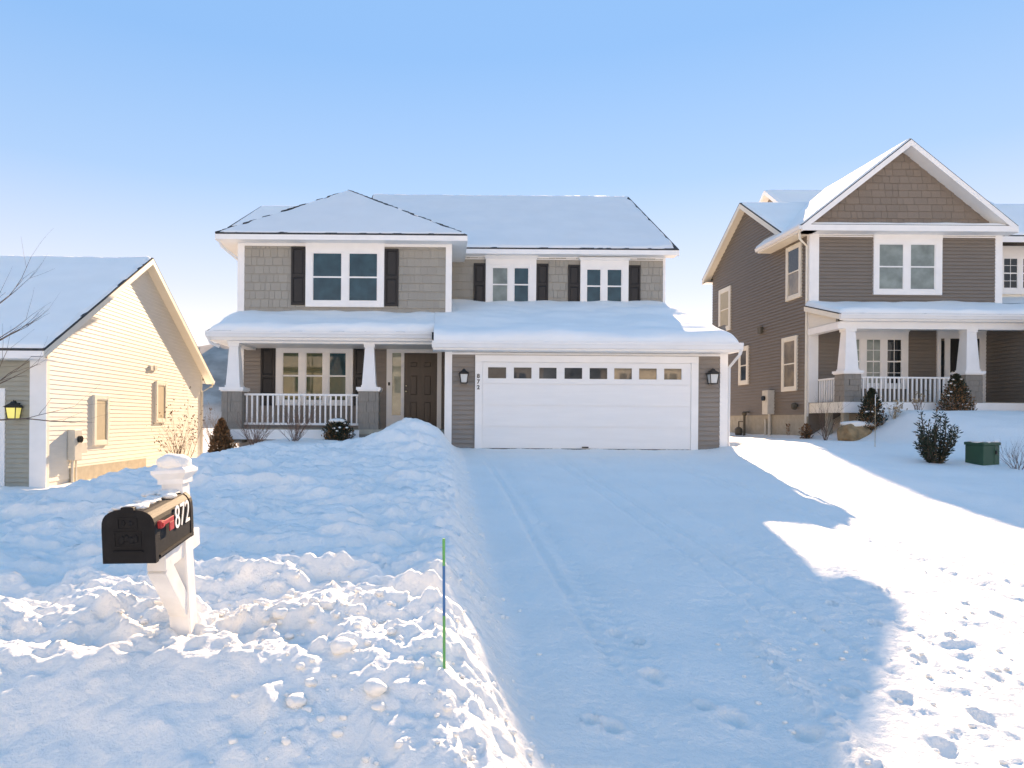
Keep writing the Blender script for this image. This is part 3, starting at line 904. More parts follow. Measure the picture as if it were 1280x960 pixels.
# eaves
FGe, FPe = Fr((0, GY0, 0)), Fr((0, PY, 0))
MB().fb(FGe, gx0, gx1 - .021, zge - .20, zge - .032, -.02, 0).build('fascia', 'white_trim', H1)
gutter(FGe, H1, gx0 - .02, gx1 + .02, zge - .155, 0.0, h=0.15)
MB().box(gx0, gx1 - .03, GY0 + .021, DG + .02, zge - .20, zge - .185).build('soffit', 'white_trim', H1)
MB().fb(FG, XG0 + .02, XG1, zge - .26, zge - .201, 0, 0.03).build('frieze', 'white_trim', H1)
zpe = low_roof(PY)
MB().fb(FPe, px0 + .021, gx0 - .03, zpe - .20, zpe - .032, -.02, 0).build('fascia', 'white_trim', H1)
gutter(FPe, H1, px0, gx0 - .035, zpe - .15, 0.0, h=0.14)
MB().box(px0 + .02, gx0 + .3, PY + .021, DB, zpe - .215, zpe - .20).build('porch_ceiling', 'white_trim', H1)
zbm = Z(400, 429.5, 16.6)
MB().box(X(283, 16.6), gx0 + .4, 16.58, 16.84, zbm, zpe - .216).build('porch_beam', 'white_trim', H1)
MB().box(X(283, 16.6), X(283, 16.6) + .24, 16.841, DB - .04, zbm, zpe - .216).build('porch_beam', 'white_trim', H1)
downspout(H1, [(gx1 + .01, GY0 - .04, zge - .13), (gx1 + .0, GY0 + .05, zge - .26), (XG1 + .07, DG - .0, zge - .52), (XG1 + .07, DG + .02, 1.0)])
downspout(H1, [(px0 + .05, PY - .05, zpe - .14), (px0 + .07, PY + .05, zpe - .27), (px0 + .25, 16.6, zpe - .36)])
downspout(H1, [(ex0 + .06, ey + .05, ZBE - .12), (ex0 + .1, ey + .2, ZBE - .3), (XL - .06, DB + .1, ZBE - .62), (XL - .06, DB + .1, 4.5)])
# porch: floor, columns, railing
pl0 = X(276, 16.5)
MB().box(pl0, XG0 - .01, 16.45, DB - .001, ZF - .12, ZF).build('porch_floor', 'concrete', H1)
MB().box(pl0, X(449, 16.44), 16.415, 16.449, ZF - .26, ZF - .02).build('skirt_board', 'white_trim', H1)
capz = Z(290, 484, 16.6)
cy = 16.72
for (c, seed) in ((290.5, 1), (460.7, 2)):
    cx = X(c, 16.55)
    column(H1, cx, cy, ZF - 0.35, Z(c, 484, 16.5), zbm, 0.345, 0.215, 0.49, seed)
railing(H1, Fr((0, cy, 0)), X(303.5, 16.6), X(448.5, 16.6), Z(375, 492, 16.6), Z(375, 531.5, 16.6), 0.0, 6.62 * 16.6 / F_PX)
# porch wall: triple window, shutters, door
window(FB_, H1, (X(345, DB), X(441, DB), Z(393, 507, DB), Z(393, 436, DB)), [(X(353, DB), X(374, DB)), (X(382, DB), X(404, DB)), (X(411, DB), X(433, DB))],
       Z(393, 501, DB), Z(393, 440.5, DB), Z(393, 470, DB), (X(344, DB), X(442, DB), 0, Z(393, 428.5, DB)),
       [('glass_tree_reflection', 'glass_tree_reflection'), ('glass_tree_reflection', 'glass_tree_reflection'), ('glass_teal', 'glass_tree_reflection')])
shutter(FB_, H1, X(326, DB), X(343.5, DB), Z(335, 507, DB), Z(335, 434, DB))
shutter(FB_, H1, X(442.5, DB), X(459, DB), Z(450, 507, DB), Z(450, 434, DB))
FB2 = Fr((0, DB - .024, 0))
dz1 = Z(525, 441.5, DB)
d0, d1 = X(505, DB), X(546, DB)
fr = MB().fb(FB2, X(483, DB), X(490, DB), ZF, dz1 + .0, 0, .05).fb(FB2, X(501, DB), d0, ZF, dz1, 0, .05).fb(FB2, d1, X(551.5, DB), ZF, dz1, 0, .05)
fr.fb(FB2, X(483, DB), X(551.5, DB), dz1, Z(520, 430, DB), 0, .055)
fr.fb(FB2, X(490, DB), X(501, DB), ZF, Z(495, 519, DB), 0, .046)
frm = fr.build('door_frame', 'white_trim', H1, bevel=0.004)
MB().fb(FB2, X(490, DB), X(501, DB), Z(495, 519, DB), dz1, .01, .018).build('sidelight_pane', 'glass_side', frm)
door = MB().fb(FB2, d0, d1, ZF + .02, dz1 - .003, .005, .028).build('door', 'door_brown', H1)
dw, dh = d1 - d0, dz1 - ZF - .02
for (z0, z1) in ((0.06, 0.37), (0.42, 0.72), (0.79, 0.90)):
    z0, z1 = (1 - z1, 1 - z0) if False else (z0, z1)
    for (a0, a1) in ((0.14, 0.44), (0.56, 0.86)):
        q = [d0 + dw * a0, d0 + dw * a1, ZF + .02 + dh * z0, ZF + .02 + dh * z1]
        MB().ring(FB2, q[0], q[1], q[2], q[3], .025, .028, .034).hexa(
            [FB2.p(q[0] + .045, q[2] + .045, .0285), FB2.p(q[1] - .045, q[2] + .045, .0285), FB2.p(q[1] - .045, q[3] - .045, .0285), FB2.p(q[0] + .045, q[3] - .045, .0285)],
            [FB2.p(q[0] + .07, q[2] + .07, .040), FB2.p(q[1] - .07, q[2] + .07, .040), FB2.p(q[1] - .07, q[3] - .07, .040), FB2.p(q[0] + .07, q[3] - .07, .040)]
        ).build('panel', 'door_brown', door)
MB().blob((d0 + .06, DB - .085, ZF + 1.0), (.032, .032, .032), 1, 2, 0).build('knob', 'brass', door, smooth=True)
MB().blob((d0 + .06, DB - .06, ZF + 1.15), (.025, .015, .025), 1, 2, 0).build('lock', 'brass', door, smooth=True)
MB().fb(FB2, X(485, DB), X(487.5, DB), Z(486, 482, DB), Z(486, 478, DB), .05, .07).build('doorbell', 'black_metal', frm)

FG2 = Fr((0, DG - .022, 0))
# garage door
gz0 = Z(730, 561.5, DG)
o0, o1 = X(602.5, DG), X(862.3, DG)
otop = Z(730, 453.5, DG)
MB().fb(FG2, X(593.3, DG), o0, gz0 - .05, otop, 0, .055).fb(FG2, o1, X(871.3, DG), gz0 - .05, otop, 0, .055).fb(
    FG2, X(593.3, DG), X(871.3, DG), otop, Z(730, 445, DG), 0, .058).build('garage_casing', 'white_trim', H1, bevel=0.006)
gd = MB().fb(FG2, o0, o1, gz0, otop, .001, .014).build('garage_door', 'garage_white', H1)
MB().fb(FG2, o0, o1, gz0 - .03, gz0 + .012, .002, .045).build('rubber_seal', 'black_metal', gd)
nsec = 4
hs = (otop - gz0 - .012) / nsec
wins = [(222, 297), (325, 398), (426, 498), (527, 600), (627, 700), (725, 798), (824, 897), (924, 996)]
for k in range(nsec):
    s0, s1 = gz0 + .012 + k * hs, gz0 + .012 + (k + 1) * hs - .013
    mb = MB()
    if k < 3:
        mb.fb(FG2, o0 + .004, o1 - .004, s0, s1, .014, .032)
        for g in range(1, 4):       # shallow pressed grooves: raised strips between them
            pass
        for g in range(4):
            mb.fb(FG2, o0 + .03, o1 - .03, s0 + .025 + g * (s1 - s0 - .03) / 4, s0 + .012 + (g + 1) * (s1 - s0 - .03) / 4, .032, .0345)
    else:
        zw0, zw1 = Z(730, 474.3, DG), Z(730, 459.8, DG)
        ed = [o0 + .004]
        for (a, b) in wins:
            ed += [X(540 + a / 3.2, DG, 465), X(540 + b / 3.2, DG, 465)]
        ed.append(o1 - .004)
        mb.fb(FG2, ed[0], ed[-1], s0, zw0, .014, .032).fb(FG2, ed[0], ed[-1], zw1, s1, .014, .032)
        for j in range(0, len(ed), 2):
            mb.fb(FG2, ed[j], ed[j + 1], zw0, zw1, .014, .032)
    sec = mb.build('panel', 'garage_white', gd)
    if k == 3:
        for j in range(1, len(ed) - 1, 2):
            MB().fb(FG2, ed[j], ed[j + 1], zw0, zw1, .016, .021).build('pane', 'glass_garage' if j < 11 else 'glass_tan_reflection', gd)
            MB().ring(FG2, ed[j] - .012, ed[j + 1] + .012, zw0 - .012, zw1 + .012, .02, .03, .038).build('pane_frame', 'garage_white', gd)
MB().fb(FG2, X(727, DG), X(735, DG), gz0 + .03, gz0 + .06, .033, .06).build('handle', 'black_metal', gd)
for k, ch in enumerate('872'):
    o = inst('house_digit', text_mesh(ch, 0.135, 0.003, 0.003), H1, (X(597.7, DG, 470), DG - .084, Z(597, 470.5 + 7 * k, DG)), rot=(R(90), 0, 0))
    o.data.materials.append(MATS['black_metal'])

# ------------------------------------------------------------------ lanterns
def lantern(x, y, z, h, label, lit=False, group=None):
    """z: middle of the glass; hangs on a wall that faces the street"""
    t = thing('wall_lantern', (x, y, z - h / 2), label, 'lantern', group)
    s = h / 0.36
    w0, w1, zb, zt = 0.075 * s, 0.10 * s, z - 0.14 * s, z + 0.07 * s
    yc = y - 0.13 * s
    def ring(w, zz):
        return [(x - w, yc - w, zz), (x + w, yc - w, zz), (x + w, yc + w, zz), (x - w, yc + w, zz)]
    MB().box(x - .055 * s, x + .055 * s, y - .02, y, z - .12 * s, z + .16 * s).build('back_plate', 'black_metal', t)
    MB().tube([(x, y - .015, z + .12 * s), (x, y - .07 * s, z + .2 * s), (x, yc, z + .19 * s)], .012 * s).build('arm', 'black_metal', t)
    c = MB()
    a, b = ring(w0, zb), ring(w1, zt)
    for k in range(4):
        c.tube([a[k], b[k]], .011 * s, 4)
    c.hexa(ring(w0 + .012 * s, zb - .02 * s), ring(w0 + .012 * s, zb)).hexa(ring(w1 + .01 * s, zt - .004), ring(w1 + .01 * s, zt + .012 * s))
    c.build('cage', 'black_metal', t)
    MB().hexa(ring(w1 + .035 * s, zt + .012 * s), ring(.045 * s, zt + .085 * s)).hexa(ring(.045 * s, zt + .0855 * s), ring(.03 * s, zt + .12 * s)).build('roof', 'black_metal', t)
    MB().tube([(x, yc, zt + .115 * s), (x, yc, zt + .15 * s)], [.014 * s, .006 * s]).build('finial', 'black_metal', t)
    MB().hexa(ring(w0 - .006, zb + .002), ring(w1 - .006, zt - .006)).build('glass', 'lantern_lit' if lit else 'frosted', t)
    return t
lantern(X(579.2, DG), DG - .018, Z(579, 471.5, DG), 0.34, 'black wall lantern on grey siding left of the white garage door', group='garage lanterns')
lantern(X(887.5, DG), DG - .018, Z(887, 472, DG), 0.36, 'black wall lantern on grey siding right of the white garage door', group='garage lanterns')

# ------------------------------------------------------------------ the cream house on the left
XW = -9.04
H2 = thing('house', (-13, 20.6, 0.0), 'cream clapboard single-storey house with a sunlit gable wall, at the left edge', 'house')
FL = Fr((XW, 0, 0), (0, 1, 0), (1, 0, 0))
FLf = Fr((0, 15.58, 0))
le_z, le_y0, la_y, la_z, le_y1 = 3.09, 15.0, 20.64, 6.46, 26.28
lw0, lw1 = 15.58, 25.75
lsl = (la_z - le_z) / (la_y - le_y0)
def lroof(y):
    return la_z - lsl * abs(y - la_y)
mb = MB()
pts = [(lw0, -.6), (lw1, -.6), (lw1, lroof(lw1) - .06), (la_y, la_z - .06), (lw0, lroof(lw0) - .06)]
mb.hexa([(XW - .003, y, z) for y, z in pts], [(-22, y, z) for y, z in pts])
mb.build('wall', 'cream', H2)
zf2 = Z(150, 582, 19.0)
siding(FL, H2, 0, 0, 0.10, la_z - .2, 'cream', 0.108, rng=lambda z: (max(lw0 + .06, la_y - (la_z - .12 - z) / lsl), min(lw1 - .06, la_y + (la_z - .12 - z) / lsl)) if z < la_z - .15 else None, lip=0.016)
MB().fb(FL, lw0 + 1.0, DS(182, XW), -.6, 0.36, .0, .028).build('foundation', 'concrete', H2)
MB().fb(FL, lw0, lw0 + .10, -.3, le_z + .1, 0, .035).build('corner_board', 'cream_trim', H2)
MB().fb(FL, lw1 - .1, lw1, -.3, le_z + .1, 0, .035).build('corner_board', 'cream_trim', H2)
MB().fb(FLf, X(38, 15.58), XW + .035, -.3, le_z - .15, 0, .035).build('corner_board', 'white_trim', H2)
siding(FLf, H2, -21, X(38, 15.58), 0.0, le_z - .2, 'sage', 0.11)
MB().fb(FLf, -16, X(7.5, 15.58), -.3, 2.25, .0, .05).build('garage_casing', 'white_trim', H2)
xr = -8.74
rf = MB()
for s in (0, 1):
    e = le_y0 if s == 0 else le_y1
    rf.slab([(xr, e, le_z), (-24, e, le_z), (-24, la_y, la_z), (xr, la_y, la_z)], 0.03)
r = rf.build('roof', 'asphalt_shingle', H2)
snow_sheet('snow_cover', (-23.9, le_y0 + .05, le_z + .03), (xr - .035, le_y0 + .05, le_z + .03), (xr - .035, la_y - .03, la_z - .02), (-23.9, la_y - .03, la_z - .02), 0.06, r, 'snow_roof', 130, 60, (0, 1, 1, 1), r=0.09, amp=0.03, seed=21, irr=0.12)
snow_sheet('snow_cover', (xr - .03, le_y1 - .05, le_z + .03), (-23.9, le_y1 - .05, le_z + .03), (-23.9, la_y + .03, la_z - .02), (xr - .03, la_y + .03, la_z - .02), 0.07, r, 'snow_roof', 30, 20, (1, 0, 1, 1), r=0.09, amp=0.02, seed=22)
for e in (le_y0, le_y1):
    MB().hexa([(xr - .025, e, le_z - .2), (xr, e, le_z - .2), (xr, la_y, la_z - .2), (xr - .025, la_y, la_z - .2)],
              [(xr - .025, e, le_z - .032), (xr, e, le_z - .032), (xr, la_y, la_z - .032), (xr - .025, la_y, la_z - .032)]).build('rake_board', 'cream_trim', H2)
    MB().hexa([(XW, e, le_z - .17), (xr - .026, e, le_z - .17), (xr - .026, la_y, la_z - .17), (XW, la_y, la_z - .17)],
              [(XW, e, le_z - .155), (xr - .026, e, le_z - .155), (xr - .026, la_y, la_z - .155), (XW, la_y, la_z - .155)]).build('soffit', 'cream_trim', H2)
FLe = Fr((0, le_y0, 0))
MB().fb(FLe, -24, xr - .026, le_z - .2, le_z - .032, -.02, 0).build('fascia', 'white_trim', H2)
MB().box(-24, xr - .03, le_y0 + .021, 15.6, le_z - .2, le_z - .185).build('soffit', 'white_trim', H2)
gutter(Fr((0, le_y1, 0), (-1, 0, 0), (0, 1, 0)), H2, -xr, 20, le_z - .15, 0.0)
downspout(H2, [(xr - .05, le_y1 + .06, le_z - .14), (xr - .06, le_y1 - .05, le_z - .25), (XW + .05, lw1 - .06, le_z - .5), (XW + .05, lw1 - .06, .2)], 'cream_trim')
for (pa, pb, ya, yb, pc) in ((115, 134, 494, 556, 124), (193, 206, 477, 528, 199)):
    a0, a1 = DS(pa, XW), DS(pb, XW)
    D = DS(pc, XW)
    z0, z1 = Z(pc, yb, D), Z(pc, ya, D)
    cw = 0.11
    window(FL, H2, (a0, a1, z0, z1), [(a0 + cw, a1 - cw)], z0 + cw, z1 - cw, None, None, 'blind', 'cream_trim')
for pc in (187, 192):
    D = DS(pc, XW)
    MB().fb(FL, D - .09, D + .09, Z(pc, 463, D), Z(pc, 457, D), 0, .07).build('vent', 'meter_grey', H2)
lantern(X(20, 15.5), 15.56, Z(20, 514, 15.5), 0.42, 'lit lantern on the sage front wall of the cream house', lit=True)
t = thing('electric_meter', (XW + .1, DS(90, XW), .3), 'tan electric meter box casting a shadow on the cream gable wall', 'meter box')
D = DS(88, XW)
MB().fb(FL, D - .17, D + .17, Z(88, 575, D), Z(88, 537, D), .02, .20).build('box', 'meter_grey', t, bevel=.01)
MB().fb(FL, D + .22, D + .5, Z(95, 567, D), Z(95, 553, D), .02, .16).build('side_box', 'meter_grey', t, bevel=.01)
MB().tube([FL.p(D - .05, -.3, .08), FL.p(D - .05, Z(88, 575, D) + .01, .08)], .035).build('conduit', 'meter_grey', t)
MB().tube([FL.p(D + .12, -.3, .08), FL.p(D + .12, Z(88, 575, D) + .01, .08)], .025).build('conduit', 'meter_grey', t)
MB().tube([FL.p(D + .02, Z(88, 549, D), .19), FL.p(D + .02, Z(88, 549, D), .27)], .085, 14).build('dial', 'glass_dark', t)

# ------------------------------------------------------------------ the brown house on the right
XS, DW = 11.6, 21.4                    # side wall plane, front wall plane
PW = 19.85                             # front of its porch
H3 = thing('house', (15.5, 24.5, 1.6), 'brown two-storey house with a shingled front gable and a white railed porch, at right', 'house')
FS = Fr((XS, 0, 0), (0, 1, 0), (-1, 0, 0))
FW = Fr((0, DW, 0))
xa0, xa1 = XS, X(1250, DW)
rid_x, rid_z, gy0 = X(1139, 20.95, 172), Z(1139, 173, 20.95), 20.95
ge0, ge1 = X(1003, gy0, 278), X(1273, gy0, 283)
gez = Z(1138, 281, gy0)
gsl = (rid_z - gez) / ((ge1 - ge0) / 2)
ar_y, ar_z = 25.8, 9.93                # ridge of the roof that runs along the street
fe_y, re_y = 22.5, 29.46
fe_z, re_z = 7.85, 7.76
rr_y = 29.04
# bodies
floor3 = Z(1203, 505, DW)
w = MB()
w.box(XS + .004, xa1 - .004, DW, rr_y, 0.2, gez - .02)
prof = [(DW + 1, gez - .03), (rr_y, gez - .03), (rr_y, re_z + .1), (ar_y, ar_z - .12), (DW + 2, fe_z + .2)]
w.hexa([(XS + .003, y, z) for y, z in prof], [(XS + .3, y, z) for y, z in prof])
w.box(xa1 - .2, 24, DW + 2.0, rr_y, 0.5, fe_z - .15)
w.build('wall', 'brown_siding', H3)
def srng(z):
    lo, hi = DW + .06, rr_y - .04
    if z > gez - .16:
        lo = DW + 1.9
    if z > re_z:
        hi = min(hi, ar_y + (ar_z - .1 - z) / 0.593)
    if z > 8.0:
        lo = max(lo, ar_y - (ar_z - .1 - z) / 0.63)
    return (lo, hi) if hi > lo + .05 else None
siding(FS, H3, 0, 0, 1.86, ar_z - .15, 'brown_siding', 0.112, rng=srng)
MB().fb(FS, DW, rr_y, 0.0, 1.86, .0, .012).build('foundation', 'concrete', H3)
siding(FW, H3, xa0 + .1, xa1 - .08, floor3, gez - .1, 'brown_siding', 0.112)
# garage wing at the right edge: its side wall closes the porch
xg = X(1230.5, DW)
MB().box(xg + .003, 24, 17.6, DW + 2, 0.6, 4.55).build('wall', 'brown_siding', H3)
siding(Fr((xg, 0, 0), (0, 1, 0), (-1, 0, 0)), H3, 17.6, DW - .01, floor3 - .3, 4.5, 'brown_siding', 0.112)
for (a, b, F, z0, z1) in ((XS - .03, X(1021.5, DW), FW, floor3, gez - .1), (X(1241.6, DW), xa1 + .01, FW, 4.6, gez - .1)):
    MB().fb(F, a, b, z0, z1, 0, .035).build('corner_board', 'white_trim', H3)
MB().fb(FS, DW + .0, DW + .12, 1.8, gez - .1, 0, .031).build('corner_board', 'white_trim', H3)
# front gable
tri = [(ge0 + .25, gez), (ge1 - .25, gez), (rid_x, rid_z - .18)]
MB().hexa([(x, DW - .0, z) for x, z in tri], [(x, DW + .25, z) for x, z in tri]).build('gable_wall', 'brown_shake', H3)
gwl = MB().hexa([(x, DW - .002, z) for x, z in tri], [(x, DW - .004, z) for x, z in tri]).build('shingle_wall', 'brown_shake', H3)
zs = np.arange(gez + .10, rid_z - .4, 0.222)
shingles(gwl, DW - .004, [(z, z + .222) for z in zs], 0.30, 'brown_shake',
         lambda z: (rid_x - (rid_z - .24 - z) / gsl, rid_x + (rid_z - .24 - z) / gsl), (), 8)
by = 25.6
rf = MB()
rf.slab([(ge0, gy0, gez), (rid_x, gy0, rid_z), (rid_x, by, rid_z), (ge0, 24.2, gez)], .03)
rf.slab([(rid_x, gy0, rid_z), (ge1, gy0, gez), (ge1, 24.2, gez), (rid_x, by, rid_z)], .03)
gr = rf.build('roof', 'asphalt_shingle', H3)
snow_sheet('snow_cover', (ge0 + .05, gy0 + .03, gez + .04), (ge0 + .05, 24.2, gez + .04), (rid_x, by, rid_z), (rid_x - .02, gy0 + .03, rid_z - .015), .05, gr, 'snow_roof', 40, 40, (1, 0, 1, 0), r=.08, amp=.015, seed=31)
snow_sheet('snow_cover', (ge1 - .05, 24.2, gez + .04), (ge1 - .05, gy0 + .03, gez + .04), (rid_x + .02, gy0 + .03, rid_z - .015), (rid_x, by, rid_z), .05, gr, 'snow_roof', 40, 40, (0, 1, 1, 0), r=.08, amp=.015, seed=32)
for (e, sg) in ((ge0, -1), (ge1, 1)):
    def rk(dy0, dy1, t0, t1, nm, m='white_trim'):
        MB().hexa([(e, gy0 + dy0, gez - t1), (e, gy0 + dy1, gez - t1), (rid_x, gy0 + dy1, rid_z - t1), (rid_x, gy0 + dy0, rid_z - t1)],
                  [(e, gy0 + dy0, gez - t0), (e, gy0 + dy1, gez - t0), (rid_x, gy0 + dy1, rid_z - t0), (rid_x, gy0 + dy0, rid_z - t0)]).build(nm, m, H3)
    rk(-.012, .012, .032, .22, 'rake_board')
    rk(.013, DW - gy0 + .01, .2, .215, 'soffit')
# pent roof under the gable, eaves
zp = Z(1138, 281.5, 20.95)
MB().box(ge0 + .02, ge1 - .02, gy0 - .005, gy0 + .02, gez - .19, gez - .01).build('fascia', 'white_trim', H3)
MB().box(ge0 + .02, ge1 - .02, gy0 + .021, DW - .001, gez - .19, gez - .17).build('soffit', 'white_trim', H3)
MB().fb(FW, XS, xa1, gez - .27, gez - .191, 0, .03).build('frieze', 'white_trim', H3)
pr = MB().hexa([(ge0 + .3, gy0, gez - .009), (ge1 - .3, gy0, gez - .009), (ge1 - .3, DW, gez - .009), (ge0 + .3, DW, gez - .009)],
               [(ge0 + .3, gy0 + .01, gez + .01), (ge1 - .3, gy0 + .01, gez + .01), (ge1 - .4, DW, gez + .12), (ge0 + .4, DW, gez + .12)]).build('pent_roof', 'asphalt_shingle', H3)
snow_sheet('snow_cover', (ge0 + .3, gy0 + .02, gez + .01), (ge1 - .3, gy0 + .02, gez + .01), (ge1 - .45, DW - .02, gez + .12), (ge0 + .45, DW - .02, gez + .12), .06, pr, 'snow_roof', 60, 12, (1, 1, 1, 0), r=.2, amp=.03, seed=33)
MB().box(ge0 - .0, ge0 + .02, gy0 + .013, 23.9, gez - .19, gez - .03).build('fascia', 'white_trim', H3)
MB().box(ge0 + .021, XS + .02, gy0 + .021, 23.9, gez - .19, gez - .175).build('soffit', 'cream_trim', H3)
gutter(Fr((ge0, 0, 0), (0, 1, 0), (-1, 0, 0)), H3, gy0, 23.9, gez - .15, 0.0)
downspout(H3, [(ge0 - .05, gy0 + .1, gez - .14), (ge0 + .1, DW - .1, gez - .36), (XS - .06, DW + .06, gez - .55), (XS - .06, DW + .06, 1.3)], 'cream_trim')
# roof along the street
xr0 = 11.3
rf = MB()
rf.slab([(xr0, fe_y, fe_z), (24, fe_y, fe_z), (24, ar_y, ar_z), (xr0, ar_y, ar_z)], .03)
rf.slab([(24, re_y, re_z), (xr0, re_y, re_z), (xr0, ar_y, ar_z), (24, ar_y, ar_z)], .03)
ro = rf.build('roof', 'asphalt_shingle', H3)
snow_sheet('snow_cover', (xr0 + .04, fe_y + .04, fe_z + .03), (23.9, fe_y + .04, fe_z + .03), (23.9, ar_y - .02, ar_z - .01), (xr0 + .04, ar_y - .02, ar_z - .01), .05, ro, 'snow_roof', 70, 24, (1, 0, 1, 1), r=.08, amp=.015, seed=34)
snow_sheet('snow_cover', (23.9, re_y - .04, re_z + .03), (xr0 + .04, re_y - .04, re_z + .03), (xr0 + .04, ar_y + .02, ar_z - .01), (23.9, ar_y + .02, ar_z - .01), .06, ro, 'snow_roof', 40, 16, (0, 1, 1, 1), r=.08, amp=.015, seed=35)
for (e, ez) in ((fe_y, fe_z), (re_y, re_z)):
    MB().hexa([(xr0, e, ez - .22), (xr0 + .025, e, ez - .22), (xr0 + .025, ar_y, ar_z - .22), (xr0, ar_y, ar_z - .22)],
              [(xr0, e, ez - .032), (xr0 + .025, e, ez - .032), (xr0 + .025, ar_y, ar_z - .032), (xr0, ar_y, ar_z - .032)]).build('rake_board', 'cream_trim', H3)
    MB().hexa([(xr0 + .026, e, ez - .19), (XS, e, ez - .19), (XS, ar_y, ar_z - .19), (xr0 + .026, ar_y, ar_z - .19)],
              [(xr0 + .026, e, ez - .17), (XS, e, ez - .17), (XS, ar_y, ar_z - .17), (xr0 + .026, ar_y, ar_z - .17)]).build('soffit', 'cream_trim', H3)
MB().box(xr0 + .03, 24, re_y - .012, re_y + .012, re_z - .2, re_z - .03).build('fascia', 'white_trim', H3)
MB().box(xr0 + .03, 24, rr_y, re_y - .013, re_z - .2, re_z - .185).build('soffit', 'white_trim', H3)
MB().box(xa1 + .2, 24, fe_y - .012, fe_y + .012, fe_z - .22, fe_z - .03).build('fascia', 'white_trim', H3)
MB().box(xa1 - .1, 24, DW + 1.955, DW + 1.999, 4.8, fe_z - .2).build('wall_panel', 'cream_trim', H3)
FR2 = Fr((0, DW + 1.95, 0))
D2 = DW + 1.95
window(FR2, H3, (X(1249, D2), X(1300, D2), Z(1265, 368, D2), Z(1265, 308, D2)), [(X(1251, D2), X(1269, D2)), (X(1275, D2), X(1293, D2))],
       Z(1265, 361, D2), Z(1265, 323, D2), Z(1265, 342, D2), None, 'glass_dark', muntin=(2, 4))
# rear gable peeping over the roof
gx, gy_, gz_ = X(955, 29.5, 237), 29.5, Z(955, 238, 29.5)
mb = MB()
for s in (-1, 1):
    mb.slab([(gx, gy_ + s * 2.4, gz_ - 1.75), (gx + 9, gy_ + s * 2.4, gz_ - 1.75), (gx + 9, gy_, gz_), (gx, gy_, gz_)], .18)
rg = mb.build('rear_roof', 'white_trim', H3)
snow_sheet('snow_cover', (gx + .05, gy_ - 2.35, gz_ - 1.72), (gx + 8.9, gy_ - 2.35, gz_ - 1.72), (gx + 8.9, gy_, gz_), (gx + .05, gy_, gz_), .05, rg, 'snow_roof', 40, 20, r=.08, amp=.01)
MB().hexa([(gx + .3, gy_ - 2.2, gz_ - 1.8), (gx + .3, gy_ + 2.2, gz_ - 1.8), (gx + .3, gy_, gz_ - .2)], [(gx + 8, gy_ - 2.2, gz_ - 1.8), (gx + 8, gy_ + 2.2, gz_ - 1.8), (gx + 8, gy_, gz_ - .2)]).build('gable_wall', 'brown_siding', H3)
# front upper window
window(FW, H3, (X(1090.6, DW, 330), X(1176, DW, 330), Z(1133, 369, DW), Z(1133, 300, DW)), [(X(1097, DW, 330), X(1128, DW, 330)), (X(1136, DW, 330), X(1167.3, DW, 330))],
       Z(1133, 362.5, DW), Z(1133, 305.5, DW), Z(1133, 334, DW), (X(1089, DW, 330), X(1178, DW, 330), 0, Z(1133, 291.5, DW)), 'glass_curtain')
# side windows
def side_win(pa, pb, ya, yb, cw, glass, rail=True):
    a0, a1 = DS(pb, XS), DS(pa, XS)
    pc = (pa + pb) / 2
    D = DS(pc, XS)
    z0, z1 = Z(pc, yb, D), Z(pc, ya, D)
    window(FS, H3, (a0, a1, z0, z1), [(a0 + cw, a1 - cw)], z0 + cw, z1 - cw, (z0 + z1) / 2 if rail else None, None, glass, 'cream_trim')
side_win(983, 1002, 306, 374, .13, [('glass_dark', 'glass_tan_reflection')])
side_win(978.5, 997.5, 421, 489, .13, [('glass_tan_reflection', 'glass_tan_reflection')])
side_win(924.5, 936.5, 433, 481, .15, 'glass_dark')
side_win(899, 913.5, 360, 414, .16, 'blind')
D = DS(952, XS)
MB().fb(FS, D - .12, D + .12, Z(952, 417, D), Z(952, 409, D), 0, .12).build('vent', 'pipe_dark', H3)
# porch roof
pe_z = Z(1150, 392, 19.5)
pye = 19.5
psl = (Z(1011, 380, DW) - .05 - pe_z) / (DW - pye)
prx0 = X(1049, pye, 391)
rf = MB()
rf.slab([(prx0, pye, pe_z), (24, pye, pe_z), (24, DW, pe_z + psl * (DW - pye)), (prx0, DW, pe_z + psl * (DW - pye))], .03)
rf.slab([(xa1 + .03, DW + .001, pe_z + psl * (DW - pye)), (24, DW + .001, pe_z + psl * (DW - pye)), (24, DW + 2, pe_z + psl * (DW + 2 - pye)), (xa1 + .03, DW + 2, pe_z + psl * (DW + 2 - pye))], .03)
pro = rf.build('porch_roof', 'asphalt_shingle', H3)
def pz(y):
    return pe_z + psl * (y - pye)
snow_sheet('snow_cover', (prx0 + .03, pye + .01, pe_z), (23.9, pye + .01, pe_z), (23.9, DW, pz(DW)), (prx0 + .03, DW, pz(DW)), .14, pro, 'snow_roof', 110, 30, (1, 0, 1, 0), r=.24, amp=.07, freq=.7, seed=36, irr=.06)
snow_sheet('snow_cover', (xa1 + .03, DW, pz(DW)), (23.9, DW, pz(DW)), (23.9, DW + 2, pz(DW + 2)), (xa1 + .03, DW + 2, pz(DW + 2)), .14, pro, 'snow_roof', 40, 20, (0, 0, 0, 0), amp=.045, freq=.7, seed=36)
MB().hexa([(prx0, pye, pe_z - .18), (prx0 + .02, pye, pe_z - .18), (prx0 + .02, DW, pz(DW) - .18), (prx0, DW, pz(DW) - .18)],
          [(prx0, pye, pe_z - .032), (prx0 + .02, pye, pe_z - .032), (prx0 + .02, DW, pz(DW) - .032), (prx0, DW, pz(DW) - .032)]).build('rake_board', 'cream_trim', H3)
Fpe = Fr((0, pye, 0))
MB().fb(Fpe, prx0 + .021, 24, pe_z - .2, pe_z - .032, -.02, 0).build('fascia', 'white_trim', H3)
